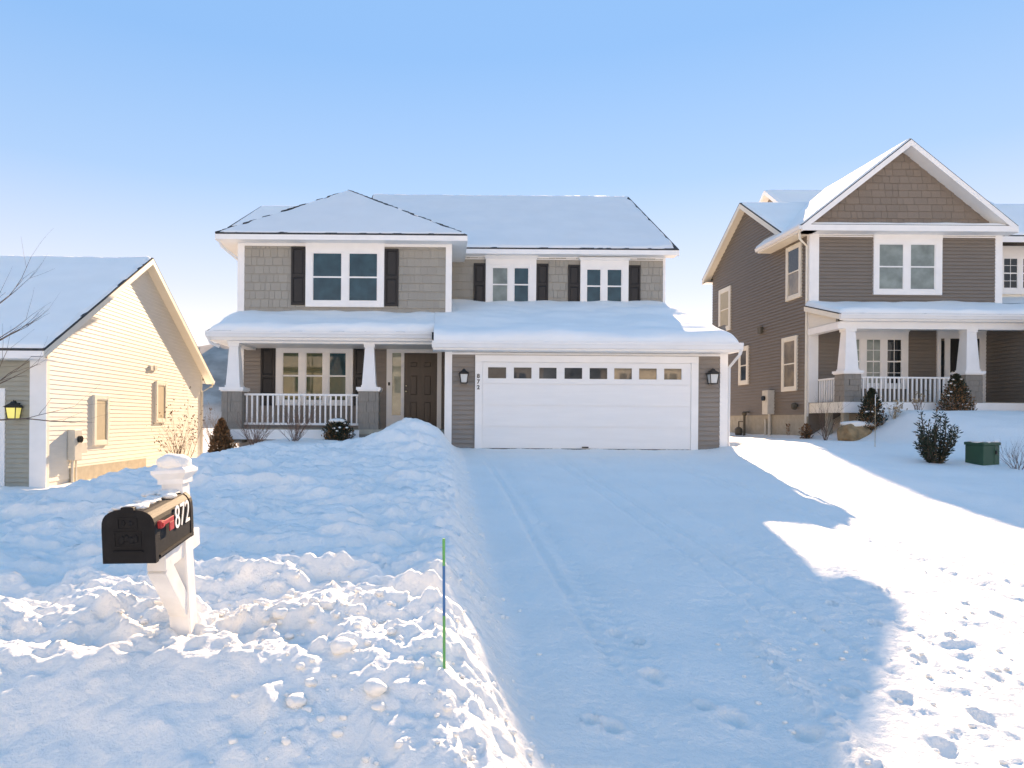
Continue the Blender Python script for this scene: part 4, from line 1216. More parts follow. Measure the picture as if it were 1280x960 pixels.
gutter(Fpe, H3, prx0, 24, pe_z - .16, 0.0, h=.14)
zb3 = Z(1150, 411.5, 19.75)
MB().box(prx0 + .15, xg - .002, pye + .021, DW - .001, pe_z - .215, pe_z - .2).build('porch_ceiling', 'white_trim', H3)
MB().box(X(1046, 19.75), 24, 19.72, 19.98, zb3, pe_z - .216).build('porch_beam', 'white_trim', H3)
MB().box(X(1046, 19.75), X(1046, 19.75) + .24, 19.981, DW - .04, zb3, pe_z - .216).build('porch_beam', 'white_trim', H3)
MB().hexa([(X(1046, 19.75) + .03, 19.9, pe_z - .2), (X(1046, 19.75) + .03, DW - .04, pe_z - .2), (X(1046, 19.75) + .03, DW - .04, pz(DW) - .06), (X(1046, 19.75) + .03, 19.9, pz(19.9) - .06)],
          [(X(1046, 19.75) + .1, 19.9, pe_z - .2), (X(1046, 19.75) + .1, DW - .04, pe_z - .2), (X(1046, 19.75) + .1, DW - .04, pz(DW) - .06), (X(1046, 19.75) + .1, 19.9, pz(19.9) - .06)]).build('gable_wall', 'cream', H3)
# porch floor, columns, railing
pfl = floor3
c1x, c2x = X(1060.5, 19.8), X(1211, 19.8)
MB().box(c1x - .27, xg - .002, 19.6, DW - .001, pfl - .1, pfl).build('porch_floor', 'concrete', H3)
MB().box(c1x - .29, xg - .3, 19.55, 19.599, pfl - .33, pfl - .02).build('skirt_board', 'white_trim', H3)
MB().box(c1x - .30, c1x - .271, 19.6, DW - .04, pfl - .33, pfl - .02).build('skirt_board', 'cream_trim', H3)
for yy in (19.7, 20.5):
    MB().box(c1x - .2, c1x - .05, yy, yy + .15, .6, pfl - .1).build('foundation_post', 'concrete', H3)
for (c, s) in ((c1x, 11), (c2x, 12)):
    column(H3, c, 19.85, pfl - .02, Z(1060, 463, 19.65), zb3, .40, .27, .49, s)
rzt, rzb = Z(1137, 471, 19.8), Z(1137, 512, 19.8)
railing(H3, Fr((0, 19.85, 0)), c1x + .25, c2x - .25, rzt, rzb, 0.0, .133)
railing(H3, Fr((c1x - .05, 0, 0), (0, 1, 0), (-1, 0, 0)), 20.11, DW - .12, rzt, rzb, 0.0, .133)
# porch wall: windows, door
window(FW, H3, (X(1055, DW), X(1133, DW), Z(1094, 486, DW), Z(1094, 418, DW)), [(X(1058, DW), X(1073, DW)), (X(1080.5, DW), X(1099, DW)), (X(1106.3, DW), X(1125, DW))],
       Z(1094, 480, DW), Z(1094, 424, DW), Z(1094, 452, DW), (X(1054, DW), X(1134, DW), 0, Z(1094, 412.5, DW)), ['glass_curtain', 'glass_curtain', 'glass_dark'], muntin=(2, 4))
FW2 = Fr((0, DW - .024, 0))
dtop = Z(1200, 423.5, DW)
e = [X(p, DW) for p in (1169, 1173.5, 1178.5, 1185, 1221.5, 1230)]
fr = MB().fb(FW2, e[0], e[1], pfl, dtop, 0, .05).fb(FW2, e[2], e[3], pfl, dtop, 0, .05).fb(FW2, e[4], e[5], pfl, dtop, 0, .05).fb(FW2, e[0], e[5], dtop, Z(1200, 413, DW), 0, .055)
fr = fr.build('door_frame', 'white_trim', H3)
MB().fb(FW2, e[1], e[2], pfl + .3, dtop - .08, .01, .018).build('sidelight_pane', 'glass_dark', fr)
dd = MB().fb(FW2, e[3], e[4], pfl + .02, dtop - .003, .005, .028).build('door', 'shutter_black', H3)
for (z0, z1) in ((.06, .37), (.42, .72), (.79, .92)):
    for (a0, a1) in ((.14, .44), (.56, .86)):
        ww, hh = e[4] - e[3], dtop - pfl
        MB().ring(FW2, e[3] + ww * a0, e[3] + ww * a1, pfl + hh * z0, pfl + hh * z1, .03, .028, .036).build('panel', 'shutter_black', dd)
MB().blob((e[3] + .06, DW - .085, pfl + 1.0), (.03, .03, .03), 1, 2, 0).build('knob', 'brass', dd, smooth=True)

# meters on the brown house's side wall
t = thing('electric_meter', (XS - .1, DS(964, XS), 1.2), 'pale grey electric meter box on the brown house\'s side wall', 'meter box')
D = DS(965, XS)
MB().fb(FS, D - .2, D + .2, Z(965, 518, D), Z(965, 488, D), .01, .26).build('box', 'meter_grey', t, bevel=.01)
MB().tube([FS.p(D + .03, Z(965, 498, D), .25), FS.p(D + .03, Z(965, 498, D), .33)], .09, 14).build('dial', 'glass_dark', t)
MB().fb(FS, D + .26, D + .48, Z(957, 515, D), Z(957, 505, D), .01, .14).build('side_box', 'pipe_dark', t)
MB().tube([FS.p(D, .9, .09), FS.p(D, Z(965, 518, D) + .01, .09)], .05).build('conduit', 'meter_grey', t)
MB().tube([FS.p(D + .33, .9, .07), FS.p(D + .33, Z(957, 524, D), .07)], .04).build('conduit', 'meter_grey', t)
t = thing('gas_meter', (XS - .2, DS(937, XS), 1.0), 'brown gas meter and riser pipe at the foot of the brown side wall', 'gas meter')
D = DS(937, XS)
MB().tube([FS.p(D, .7, .2), FS.p(D, Z(938, 515, D), .2), FS.p(D, Z(938, 515, D), .02)], .045).build('riser_pipe', 'pipe_dark', t)
MB().blob(FS.p(D, Z(938, 517, D), .2), (.09, .09, .09), 4).build('regulator', 'pipe_dark', t, smooth=True)
MB().blob(FS.p(D + .35, Z(936, 540, D), .25), (.14, .17, .2), 5).build('meter_body', 'pipe_dark', t, smooth=True)
MB().tube([FS.p(D + .35, Z(936, 534, D), .25), FS.p(D + .35, Z(936, 527, D), .25), FS.p(D, Z(936, 527, D), .2)], .025).build('elbow_pipe', 'pipe_dark', t)
t = thing('hose_reel', (XS - .1, DS(997, XS), 1.6), 'small dark hose bib on the brown side wall beside the porch', 'hose bib')
D = DS(997, XS)
MB().blob(FS.p(D, Z(997, 508, D), .12), (.1, .09, .12), 6).build('hose_bib', 'pipe_dark', t, smooth=True)
MB().tube([FS.p(D, Z(997, 508, D), 0), FS.p(D, Z(997, 508, D), .12)], .03).build('pipe', 'pipe_dark', t)
t.name = 'hose_bib'

# ------------------------------------------------------------------ mailbox
BX, BY = -1.335, 3.53
bz0 = gz(BX, BY)
MBX = thing('mailbox', (BX, BY, bz0), 'black mailbox numbered 872 on a leaning white post in the snow bank', 'mailbox')
lean = Matrix.Rotation(R(-3.6), 4, 'Y') @ Matrix.Rotation(R(0.5), 4, 'X')
Opost = Vector((BX + .02, BY, 0.42))
def TP(x, y, z):
    return Opost + (lean @ Vector((x, y, z)))
def pring(w, z, wy=None):
    wy = wy or w
    return [TP(-w, -wy, z), TP(w, -wy, z), TP(w, wy, z), TP(-w, wy, z)]
pw = .0535
ptop = 0.90
po = MB().hexa(pring(pw, -.3), pring(pw, ptop)).build('post', 'vinyl_white', MBX, bevel=.006)
cp = MB().hexa(pring(pw + .012, ptop - .055), pring(pw + .012, ptop - .03)).hexa(pring(pw + .012, ptop - .03), pring(pw + .035, ptop))
cp.hexa(pring(pw + .035, ptop), pring(pw + .035, ptop + .018)).hexa(pring(pw + .028, ptop + .018), pring(.012, ptop + .075))
cp.build('cap', 'vinyl_white', po)
c = TP(0, 0, ptop + .05)
MB().blob(c, (.088, .085, .05), 12, 3, .2).build('snow_cap', 'snow_fine', po, smooth=True)
# mailbox body: arched section run along its axis
mw, mh, mL = .115, .238, .50
yaw = R(1.5)
Mb = Matrix.Translation((-1.372, 3.02, 0.955)) @ Matrix.Rotation(yaw, 4, 'Z') @ Matrix.Rotation(R(-1.0), 4, 'Y') @ Matrix.Rotation(R(4.2), 4, 'X')
def TM(x, y, z):
    return Mb @ Vector((x, y, z))
def arch(w, h, y, z0=0.0, n=14, flat=.66):
    hs = h * .62
    pts = [TM(-w, y, z0), TM(w, y, z0), TM(w, y, z0 + hs)]
    for k in range(1, n):
        a = math.pi * k / n
        ca, sa = math.cos(a), math.sin(a)
        pts.append(TM(w * math.copysign(abs(ca) ** flat, ca), y, z0 + hs + (h - hs) * sa ** flat))
    pts.append(TM(-w, y, z0 + hs))
    return pts
bo = MB().hexa(arch(mw - .004, mh - .004, .03), arch(mw - .004, mh - .004, mL)).build('box', 'black_plastic', MBX)
MB().hexa(arch(mw - .001, mh - .001, mL - .03), arch(mw - .001, mh - .001, mL + .006)).build('rear_rim', 'black_plastic', bo)
MB().hexa([TM(mw - .004, .05, .012), TM(mw + .004, .05, .012), TM(mw + .004, mL - .03, .012), TM(mw - .004, mL - .03, .012)],
          [TM(mw - .004, .05, .022), TM(mw + .002, .05, .022), TM(mw + .002, mL - .03, .022), TM(mw - .004, mL - .03, .022)]).build('side_rib', 'black_plastic', bo)
do = MB().hexa(arch(mw + .002, mh + .002, -.004, -.002), arch(mw + .002, mh + .002, .03, -.002)).build('door', 'black_plastic', bo)
FD = Fr(Mb @ Vector((0, -.004, 0)), Mb.to_3x3() @ Vector((1, 0, 0)), Mb.to_3x3() @ Vector((0, -1, 0)), Mb.to_3x3() @ Vector((0, 0, 1)))
e_ = MB().ring(FD, -.048, .040, .150, .205, .006, 0, .003)
e_.ring(FD, -.066, .056, .070, .142, .007, 0, .003)
e_.fb(FD, -.070, .062, .050, .056, 0, .008)
e_.build('embossed_panel', 'black_plastic', do)
e_ = MB()
for (x, z, rx, rz) in ((-.03, .105, .014, .02), (-.008, .112, .012, .016), (.012, .103, .016, .017), (.032, .11, .012, .02), (-.02, .18, .01, .014), (.012, .178, .012, .013)):
    e_.blob(FD.p(x, z, .001), (rx, .003, rz), int(abs(x) * 1e4), 2, .3)
e_.build('embossed_relief', 'black_plastic', do, smooth=True)['kind'] = 'stuff'
MB().hexa([TM(-.032, -.012, mh - .012), TM(.032, -.012, mh - .012), TM(.032, .05, mh - .004), TM(-.032, .05, mh - .004)],
          [TM(-.026, -.012, mh + .014), TM(.026, -.012, mh + .014), TM(.026, .05, mh + .008), TM(-.026, .05, mh + .008)]).build('latch_tab', 'black_plastic', do, bevel=.003)
FSd = Fr(Mb @ Vector((mw - .003, 0, 0)), Mb.to_3x3() @ Vector((0, 1, 0)), Mb.to_3x3() @ Vector((1, 0, 0)), Mb.to_3x3() @ Vector((0, 0, 1)))
fl = MB().fb(FSd, .035, .195, .150, .172, .012, .018).fb(FSd, .140, .195, .108, .150, .012, .018).fb(FSd, .03, .065, .145, .178, .0, .022)
fl.build('flag', 'red_plastic', bo, bevel=.003)
MB().fb(FSd, .04, .056, .153, .170, .018, .028).build('flag_pivot', 'red_plastic', bo)
tm = text_mesh('872', 0.158, 0.0015, 0.0)
tm.materials.append(MATS['digit_white'])
to = bpy.data.objects.new('box_digits', tm)
COL.objects.link(to)
to.parent = bo
m3 = Mb.to_3x3() @ Matrix(((0, 0, 1), (1, 0, 0), (0, 1, 0)))
m3 = m3 @ Matrix.Diagonal((0.88, 1, 1))
to.matrix_local = Matrix.Translation(FSd.p(.345, .140, .004) - origin(MBX)) @ m3.to_4x4()
# arm and brace
ar = MB().hexa([TM(-.01, .20, -.10), TM(.08, .20, -.10), TM(.08, .70, -.10), TM(-.01, .70, -.10)], [TM(-.01, .20, -.004), TM(.08, .20, -.004), TM(.08, .70, -.004), TM(-.01, .70, -.004)])
ar.build('arm', 'vinyl_white', MBX, bevel=.005)
b0, b1 = TM(0.035, .235, -.085), TP(0, -.03, .20)
d = (b1 - b0).normalized(); sx = Vector((1, 0, 0)); up = d.cross(sx).normalized()
MB().hexa([b0 - sx * .045 - up * .045, b0 + sx * .045 - up * .045, b0 + sx * .045 + up * .045, b0 - sx * .045 + up * .045],
          [b1 - sx * .045 - up * .045, b1 + sx * .045 - up * .045, b1 + sx * .045 + up * .045, b1 - sx * .045 + up * .045]).build('brace', 'vinyl_white', MBX, bevel=.005)
# snow lying along the crown of the box
sn = MB()
rr = random.Random(4)
for k in range(60):
    y = rr.uniform(.06, .47)
    x = rr.uniform(-.09, .035 + .03 * (y > .3))
    zz = mh * .62 + mh * .38 * (1 - (abs(x) / mw) ** 3) ** .33
    sn.blob(TM(x, y, zz + .0), (rr.uniform(.018, .038), rr.uniform(.03, .06), rr.uniform(.006, .015)), k, 2, .35)
sn.build('snow_patch', 'snow_fine', bo, smooth=True)['kind'] = 'stuff'

# ------------------------------------------------------------------ markers
def marker(x, y, length, rad, label, bands, bent=0.0):
    z = gz(x, y)
    t = thing('driveway_marker', (x, y, z), label, 'marker')
    for (f0, f1, m, nm) in bands:
        MB().tube([(x + bent * f0, y, z - .1 + (length + .1) * f0), (x + bent * f1, y, z - .1 + (length + .1) * f1)], rad, 8).build(nm, m, t, smooth=False)
    return t
my = 3.12
mz = gz(X(558, my), my)
ml = Z(556, 673, my) - mz
marker(X(558, my), my, ml, .0065, 'green fibreglass driveway marker with a blue band in the snow bank',
       ((0, .49, 'marker_green', 'rod'), (.49, .82, 'marker_blue', 'reflective_band'), (.82, 1, 'marker_green', 'rod')), -.008)
dm = 15.5
marker(X(1094, dm), dm, 1.2, .007, 'thin pale marker stake in the snow before the brown house', ((0, .8, 'straw', 'rod'), (.8, 1, 'white_metal', 'tip')))

# ------------------------------------------------------------------ utility box
ux, uy = X(1228, 13.2), 13.2
uz = gz(ux, uy)
u = thing('utility_box', (ux, uy, uz), 'dark green utility pedestal box half buried in snow at right', 'utility box')
hw, hd, hh = .20, .18, .42
ur = Matrix.Translation((ux, uy, uz)) @ Matrix.Rotation(R(14), 4, 'Z')
def up_(x, y, z):
    return ur @ Vector((x, y, z))
def ub(x0, x1, y0, y1, z0, z1, nm, m, bev=.012):
    return MB().hexa([up_(x0, y0, z0), up_(x1, y0, z0), up_(x1, y1, z0), up_(x0, y1, z0)], [up_(x0, y0, z1), up_(x1, y0, z1), up_(x1, y1, z1), up_(x0, y1, z1)]).build(nm, m, u, bevel=bev)
ub(-hw, hw, -hd, hd, -.25, hh - .06, 'cabinet', 'utility_green')
ub(-hw - .015, hw + .015, -hd - .015, hd + .015, hh - .06, hh, 'lid', 'utility_green')
ub(hw * .30, hw * .36, -hd - .008, -hd - .0005, -.2, hh - .07, 'door_edge', 'utility_green', .002)
ub(hw * .42, hw * .52, -hd - .03, -hd - .001, hh * .45, hh * .62, 'latch', 'black_metal', .004)
sn = MB()
for k in range(7):
    c = up_(-hw + .03 + .056 * k, -.02 + .1 * math.sin(k * 2), hh + .005)
    sn.blob(c, (.07, .13, .03), k + 50, 2, .25)
sn.build('snow_cap', 'snow_fine', u, smooth=True)['kind'] = 'stuff'

# ------------------------------------------------------------------ rock
rx_, ry_ = X(1068, 19.0), 19.0
rz_ = gz(rx_, ry_)
rk_ = thing('boulder', (rx_, ry_, rz_), 'tan boulder with snow on top beside the brown house\'s porch corner', 'boulder')
mb = MB().blob((rx_ + .02, ry_, rz_ + .12), (.42, .32, .34), 3, 3, .35).blob((rx_ + .55, ry_ + .1, rz_ + .18), (.36, .3, .24), 8, 3, .35)
mb.build('stone', 'rock', rk_)
MB().blob((rx_ + .18, ry_ + .1, rz_ + .40), (.5, .3, .10), 5, 3, .25).build('snow_cap', 'snow_fine', rk_, smooth=True)

# ------------------------------------------------------------------ plants
def twigs(mb, p, d, L, r, depth, rr, k=4, spread=0.55, kids=3, curl=0.25, up=0.15):
    pts, rad = [Vector(p)], [r]
    n = 4
    dv = Vector(d).normalized()
    for i in range(n):
        dv = (dv + Vector((rr.uniform(-1, 1), rr.uniform(-1, 1), rr.uniform(-1, 1) + up)) * curl * .5).normalized()
        pts.append(pts[-1] + dv * (L / n)); rad.append(r * (1 - .6 * (i + 1) / n))
    mb.tube(pts, rad, k)
    ends = [(pts[-1], dv)]
    if depth > 0:
        for j in range(kids):
            i = rr.randint(1, n)
            q = (dv + Vector((rr.uniform(-1, 1), rr.uniform(-1, 1), rr.uniform(-.4, 1))) * spread).normalized()
            ends += twigs(mb, pts[i], q, L * rr.uniform(.5, .8), rad[i] * .75, depth - 1, rr, 3, spread, kids, curl, up)
    return ends

def bare_shrub(x, y, h, n, label, seed, m='twig', spread=.7, r=.008, depth=2, leaf=None, nleaf=0, kids=3, cat='shrub', name='bare_shrub', group=None):
    rr = random.Random(seed)
    z = gz(x, y) - .05
    t = thing(name, (x, y, z), label, cat, group)
    mb = MB(); tips = []
    for k in range(n):
        a = rr.uniform(0, 2 * math.pi)
        dv = Vector((math.cos(a) * spread * rr.uniform(.2, 1), math.sin(a) * spread * rr.uniform(.2, 1), 1))
        tips += twigs(mb, (x + rr.uniform(-.06, .06), y + rr.uniform(-.06, .06), z), dv, h * rr.uniform(.5, .75), r, depth, rr, 4, .6, kids)
    mb.build('stem', m, t, recalc=False)
    if leaf:
        lf = MB()
        for k in range(nleaf):
            p, _ = rr.choice(tips)
            leafq(lf, p + Vector((rr.uniform(-.03, .03), rr.uniform(-.03, .03), rr.uniform(-.04, .02))), rr.uniform(.02, .04), rr)
        lf.build('leaves', leaf, t, recalc=False)['kind'] = 'stuff'
    return t

def leafq(mb, p, s, rr, ax=None, asp=.5):
    a = ax.normalized() if ax is not None else Vector((rr.uniform(-1, 1), rr.uniform(-1, 1), rr.uniform(-1, 1))).normalized()
    b = a.cross(Vector((rr.uniform(-1, 1), rr.uniform(-1, 1), rr.uniform(-1, 1)))).normalized()
    mb.poly([p - a * s, p + b * s * asp, p + a * s, p - b * s * asp])

def conifer(x, y, h, w, label, seed, m='needle', n=2600, snow=.0, shape='cone', brown=0.0, name='evergreen_shrub', size=.035, zoff=0.0):
    rr = random.Random(seed)
    z = gz(x, y) - .06 + zoff
    t = thing(name, (x, y, z), label, 'shrub')
    tr = MB()
    tr.tube([(x, y, z - .1), (x, y, z + h * .9)], [.04, .01], 6)
    fo, fb = MB(), MB()
    def radius(f):
        if shape == 'cone':
            return w / 2 * min(1.0, (1 - f) ** .58 * 1.05) * (.8 + .2 * min(1, f * 8))
        return w / 2 * math.sqrt(max(0, 1 - ((f - .42) / .58) ** 2)) if f > .42 else w / 2 * (.82 + .18 * f / .42)
    for k in range(70):
        f = rr.uniform(.03, .95); a = rr.uniform(0, 2 * math.pi)
        rd = radius(f) * rr.uniform(.7, .97)
        tr.tube([(x, y, z + h * max(0, f - .1)), (x + math.cos(a) * rd, y + math.sin(a) * rd, z + h * f)], [.010, .003], 3)
    for k in range(n):
        f = rr.random() ** 1.15
        a = rr.uniform(0, 2 * math.pi)
        lump = 1 + .13 * math.sin(a * 5 + f * 9 + seed) + .10 * math.sin(a * 9 - f * 21) + .06 * rr.gauss(0, 1)
        rd = radius(f) * rr.random() ** .38 * lump
        p = Vector((x + math.cos(a) * rd, y + math.sin(a) * rd, z + h * f + rr.uniform(-.02, .02)))
        ax = Vector((math.cos(a) * .8, math.sin(a) * .8, .9 + rr.uniform(-.3, .3))) + Vector((rr.uniform(-.6, .6), rr.uniform(-.6, .6), rr.uniform(-.6, .6)))
        leafq(fb if rr.random() < brown * (1.6 - 1.6 * f) else fo, p, size * rr.uniform(.6, 1.3), rr, ax, .38)
    tr.build('trunk', 'bark', t, recalc=False)
    fo.build('foliage', m, t, recalc=False)
    if brown:
        fb.build('brown_foliage', 'needle_brown', t, recalc=False)
    if snow:
        s = MB()
        if shape == 'dome':
            s.blob((x - .02, y - .02, z + h * .93), (w * .3, w * .3, h * .10), seed, 3, .3)
        for k in range(int(snow * 20)):
            f = rr.uniform(.3, .9); a = rr.uniform(math.pi, 2 * math.pi); rd = radius(f) * .95
            s.blob((x + math.cos(a) * rd, y + math.sin(a) * rd, z + h * f), (.04, .03, .022), k, 1, .3)
        s.build('snow_cap', 'snow_fine', t, smooth=True)['kind'] = 'stuff'
    return t

def plant_at(px, py, D):
    return X(px, D, py), D
# by the middle house
conifer(X(277, 15.9), 15.9, .98, .66, 'rust brown evergreen shrub at the porch corner of the grey house', 41, 'needle_brown', 3600, name='rust_shrub', size=.04)
conifer(X(423, 16.05), 16.05, .56, .68, 'dark rounded shrub with a snow cap before the porch railing', 42, 'needle', 2600, snow=.35, shape='dome', brown=.35, name='round_shrub', zoff=.0)
bare_shrub(X(368, 15.2), 15.2, .95, 26, 'leafless reddish shrub in snow below the grey porch\'s railing', 43, 'twig_red', .9, .006, 2)
bare_shrub(X(318, 15.1), 15.1, .85, 26, 'low twiggy shrub half buried left below the grey porch\'s railing', 44, 'twig_red', 1.1, .006, 2)
bare_shrub(X(228, 19.0), 19.0, 1.75, 9, 'leafless brown shrub before the cream gable wall', 45, 'twig_red', .75, .013, 3, 'dry_leaf', 420, kids=3)
# by the right house
conifer(X(1089, 19.0), 19.0, 1.18, .80, 'dark cone evergreen before the brown porch\'s railing, nearer the boulder', 51, 'needle', 3600, snow=.25, brown=.3, name='cone_shrub')
conifer(X(1195, 19.0), 19.0, 1.08, .88, 'dark cone evergreen before the brown porch\'s right column', 52, 'needle', 3600, snow=.4, brown=.5, name='cone_shrub')
bare_shrub(X(1033, 19.3), 19.3, 1.35, 7, 'tall leafless vase-shaped shrub before the brown porch\'s corner pier', 53, 'twig', .45, .011, 2)
bare_shrub(X(1118, 18.6), 18.6, .55, 16, 'dried pinkish flower stalks between the two dark cone evergreens', 54, 'straw', .55, .006, 1, 'straw', 120, name='dried_perennial')
bare_shrub(X(1148, 18.6), 18.6, .50, 14, 'dried straw-coloured stalks just left of the right cone evergreen', 55, 'twig_red', .55, .006, 1, 'straw', 90, name='dried_perennial')
bare_shrub(X(1272, 12.6), 12.6, .62, 12, 'leafless reddish shrub beside the green utility box, at the right edge', 56, 'twig_red', .8, .006, 2)
conifer(X(990, 22.6), 22.6, .55, .34, 'small dark plant at the foot of the brown side wall', 57, 'needle_brown', 420, shape='dome', brown=.2, name='small_shrub')
conifer(X(1008, 21.0), 21.0, .52, .36, 'small dark plant beside the brown porch\'s skirt board', 58, 'needle_brown', 420, shape='dome', brown=.2, name='small_shrub')

# the yew: upright stems crowded with dark needles
def yew(x, y, h, w, label, seed):
    rr = random.Random(seed)
    z = gz(x, y) - .06
    t = thing('yew_bush', (x, y, z), label, 'bush')
    st, fo, br = MB(), MB(), MB()
    for k in range(44):
        a = rr.uniform(0, 2 * math.pi); lean_ = rr.random() ** .7 * .62
        L = h * rr.uniform(.62, 1.02) * (1 - .38 * (lean_ / .62) ** 2)
        d = Vector((math.cos(a) * lean_, math.sin(a) * lean_, 1)).normalized()
        p = Vector((x + math.cos(a) * .07, y + math.sin(a) * .07, z))
        pts = [p]
        for i in range(6):
            d = (d + Vector((rr.uniform(-.12, .12), rr.uniform(-.12, .12), .07))).normalized()
            pts.append(pts[-1] + d * L / 6)
        st.tube(pts, [.014, .012, .010, .008, .006, .005, .003], 4)
        for i in range(62):
            s = rr.uniform(.34, 6.0) if rr.random() < .9 else rr.uniform(.2, 2)
            if s < 1.6 and rr.random() < .45:
                continue
            i0 = min(int(s), 5)
            q = pts[i0].lerp(pts[i0 + 1], s - i0)
            off = Vector((rr.gauss(0, 1), rr.gauss(0, 1), rr.gauss(0, .4))) * .028
            ax = d * .7 + off * 26
            leafq(br if rr.random() < .05 else fo, q + off, rr.uniform(.028, .052), rr, ax, .30)
    st.build('stem', 'bark', t, recalc=False)
    fo.build('foliage', 'needle', t, recalc=False)
    br.build('dead_needles', 'dry_leaf', t, recalc=False)
    return t
yew(X(1169, 13.3), 13.3, 1.12, .9, 'upright dark green yew bush left of the green utility box', 61)

# bare tree whose branches reach in from the left
def bare_tree(x, y, seed, label):
    rr = random.Random(seed)
    z = gz(x, y) - .1
    t = thing('bare_tree', (x, y, z), label, 'tree')
    tr = MB()
    trunk = [Vector((x, y, z)), Vector((x + .03, y, z + .9)), Vector((x - .02, y + .02, z + 1.8)), Vector((x + .02, y, z + 3.2)), Vector((x, y, z + 4.6))]
    tr.tube(trunk, [.075, .06, .05, .03, .012], 8)
    tr.build('trunk', 'bark', t, smooth=True)
    br = MB()
    for (zz, dx, dz, L) in ((1.10, 1, .05, 1.05), (1.30, .9, .42, .9), (1.75, .8, .55, .8), (2.05, .75, .75, .8), (1.45, -1, .4, 1.0), (2.3, -.7, .8, .8), (2.9, .4, 1, .7), (3.2, -.4, 1, .7)):
        twigs(br, (x, y, z + zz), (dx, rr.uniform(-.35, .1), dz), L, .015, 2, rr, 5, .42, 3, .20, .12)
    br.build('crown', 'twig', t, recalc=False)
    return t
bare_tree(X(-62, 7.6), 7.6, 71, 'leafless young tree whose branches reach in at the left edge')

# far hedgerow behind the gap between the houses
hd_ = MB()
rr = random.Random(9)
for k in range(90):
    x = rr.uniform(-42, -16); y = rr.uniform(62, 75)
    z0 = float(ground_h(np.array([x]), np.array([y]), False)[0]) - .3
    for j in range(3):
        twigs(hd_, (x + rr.uniform(-.4, .4), y, z0), (rr.uniform(-.5, .5), rr.uniform(-.3, .3), 1), rr.uniform(2.0, 3.2), .05, 2, rr, 3, .7, 3)
ho = hd_.build('brush', 'dry_leaf', recalc=False)
tag(ho, 'brown leafless brush in the valley behind the houses', 'brush', kind='stuff')

# ------------------------------------------------------------------ clods of ploughed snow
BIG = [((430, 853), 3.22, .060, 'round flat snow clod on the bank, largest in front of the green marker'),
       ((352, 812), 3.55, .045, 'blocky snow clod midway between the mailbox post and the marker'),
       ((408, 806), 3.6, .045, 'snow clod left of the green marker, catching light on its top'),
       ((262, 795), 3.5, .046, 'pale snow clod resting just right of the mailbox post\'s foot'),
       ((328, 770), 3.7, .05, 'rough snow clod highest on the lumpy bank right of the mailbox post'),
       ((370, 940), 2.93, .042, 'snow clod on the bank\'s street face at the lower edge of the picture'),
       ((470, 925), 2.96, .05, 'broad snow clod low on the bank\'s street face')]
for k, ((px, py), D, r, lab) in enumerate(BIG):
    x = X(px, D, py)
    c = (x, D, gz(x, D) + r * .45)
    o = MB().blob((c[0], c[1], c[2]), (r, r * .85, r * .62), 200 + k, 3, .38).build('snow_clod', 'snow', None, smooth=True, org=c)
    tag(o, lab, 'snow clod', 'large snow clods on the bank')
cl = MB()
rr = random.Random(12)
for k in range(520):
    u_ = rr.random()
    if u_ < .52:
        x, y = rr.gauss(-.75, .55), rr.gauss(3.72, .28)
        if x > .25 or y < 3.2:
            continue
    elif u_ < .72:
        x, y = rr.uniform(-.9, .55), rr.uniform(2.65, 3.2)
    else:
        y = 2.8 + rr.random() ** 1.6 * 10
        x = rr.gauss(.34, .13)
    r = (.006 + .02 * rr.random() ** 2.2) * (1 if u_ < .72 else .8)
    cl.blob((x, y, gz(x, y) + r * .1), (r * rr.uniform(.8, 1.3), r * rr.uniform(.8, 1.3), r * .75), k, 2 if r > .016 else 1, .4)
for k in range(120):
    x, y = rr.uniform(1.7, 4.2), rr.uniform(2.8, 5.2)
    if x < 1.7 + .1 * (y - 3):
        continue
    r = rr.uniform(.006, .02)
    cl.blob((x, y, gz(x, y) + r * .25), (r * 1.2, r * 1.2, r * .7), k + 900, 1, .4)
o = cl.build('snow_crumbs', 'snow', smooth=True, recalc=False)
tag(o, 'scattered crumbs of ploughed snow along the driveway edge and bank', 'snow', kind='stuff')
print('shingles on the grey house:', nsh)

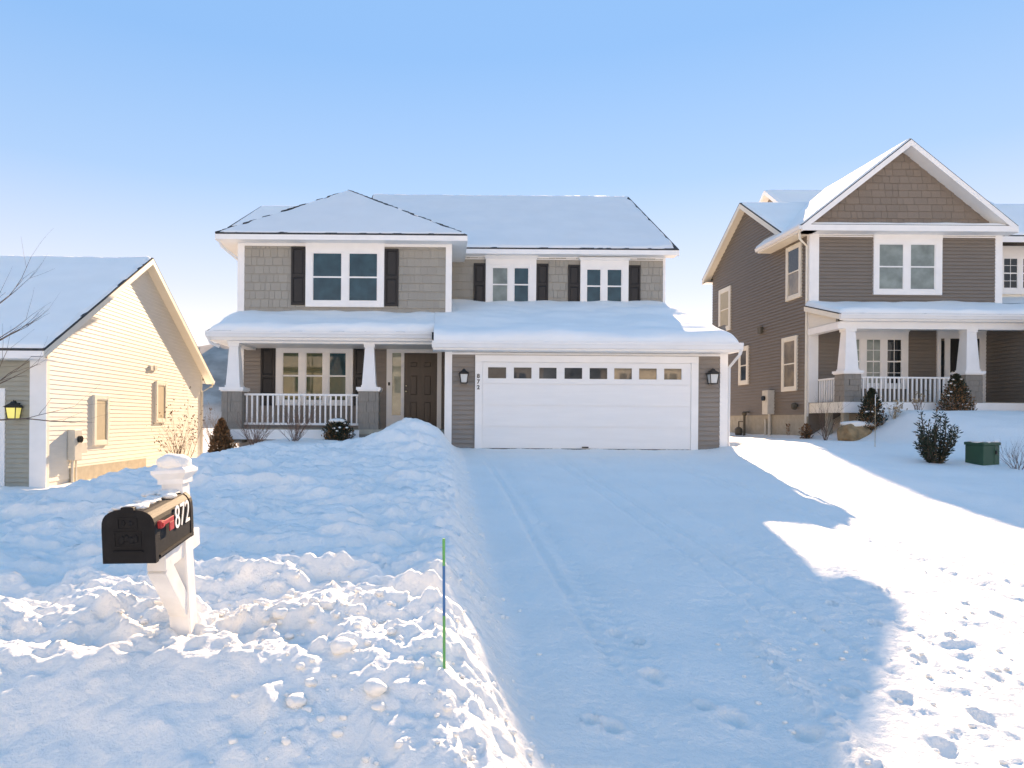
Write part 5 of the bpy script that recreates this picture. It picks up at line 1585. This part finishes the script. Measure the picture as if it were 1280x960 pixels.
# ------------------------------------------------------------------ unseen houses and trees added across the street for bounce light and window reflections
def far_house(x0, x1, yf, h, label, wallm, seed, garage):
    t = thing('house', ((x0 + x1) / 2, yf - 5, 0.2), label, 'house', 'added houses across the street')
    F = Fr((0, yf, 0), (1, 0, 0), (0, 1, 0))
    MB().box(x0, x1, yf - 9, yf - .001, -.3, h).build('wall', wallm, t)
    siding(F, t, x0, x1, .3, h, wallm, 0.12)
    r = MB()
    xm, ym = (x0 + x1) / 2, yf - 4.5
    r.slab([(x0 - .4, yf + .5, h), (x1 + .4, yf + .5, h), (x1 + .4, ym, h + 2.9), (x0 - .4, ym, h + 2.9)], .15)
    r.slab([(x1 + .4, yf - 9.5, h), (x0 - .4, yf - 9.5, h), (x0 - .4, ym, h + 2.9), (x1 + .4, ym, h + 2.9)], .15)
    ro = r.build('roof', 'asphalt_shingle', t)
    for s in (1, -1):
        snow_sheet('snow_cover', (x0 - .35, ym + s * 4.95, h), (x1 + .35, ym + s * 4.95, h), (x1 + .35, ym, h + 2.9), (x0 - .35, ym, h + 2.9), .12, ro, 'snow_roof', 20, 10, amp=.03, seed=seed)
    for xx in (x0 - .01, x1 + .01):
        MB().hexa([(xx, yf, h - .1), (xx, yf - 9, h - .1), (xx, ym, h + 2.7)], [(xx + .02, yf, h - .1), (xx + .02, yf - 9, h - .1), (xx + .02, ym, h + 2.7)]).build('gable_wall', wallm, t)
    g0 = x0 + .8 if garage < 0 else x1 - 5.8
    gd_ = MB().fb(F, g0, g0 + 5, .3, 2.5, .035, .06).build('garage_door', 'garage_white', t)
    for k in range(1, 4):
        MB().fb(F, g0, g0 + 5, .3 + k * .55 - .01, .3 + k * .55, .06, .064).build('rail', 'meter_grey', gd_)
    dx = g0 + 6.2 if garage < 0 else g0 - 1.9
    MB().fb(F, dx, dx + .95, .4, 2.5, .035, .06).build('door', 'door_brown', t)
    w0 = np.linspace(x0 + 1.2, x1 - 2.6, 4)
    for xx in w0:
        window(F, t, (xx, xx + 1.5, 3.6, 5.2), [(xx + .1, xx + .7), (xx + .8, xx + 1.4)], 3.7, 5.1, 4.4, None, 'glass_dark')
    return t
for yf in (-17.0,):
    far_house(-21.5, -9.0, yf, 5.6, 'unseen cream clapboard house added across the street, facing the cream neighbour', 'cream', 81, -1)
    far_house(-5.0, 7.5, yf - .8, 5.8, 'unseen white clapboard house added straight across the street from the garage', 'vinyl_white', 82, 1)
    far_house(11.5, 24.0, yf, 5.6, 'unseen cream house added across the street from the brown house', 'cream_trim', 83, -1)
bare_tree(-6.9, -13.5, 84, 'unseen leafless tree added across the street left of the white house')
bare_tree(9.4, -13.0, 85, 'unseen leafless tree added across the street right of the white house')
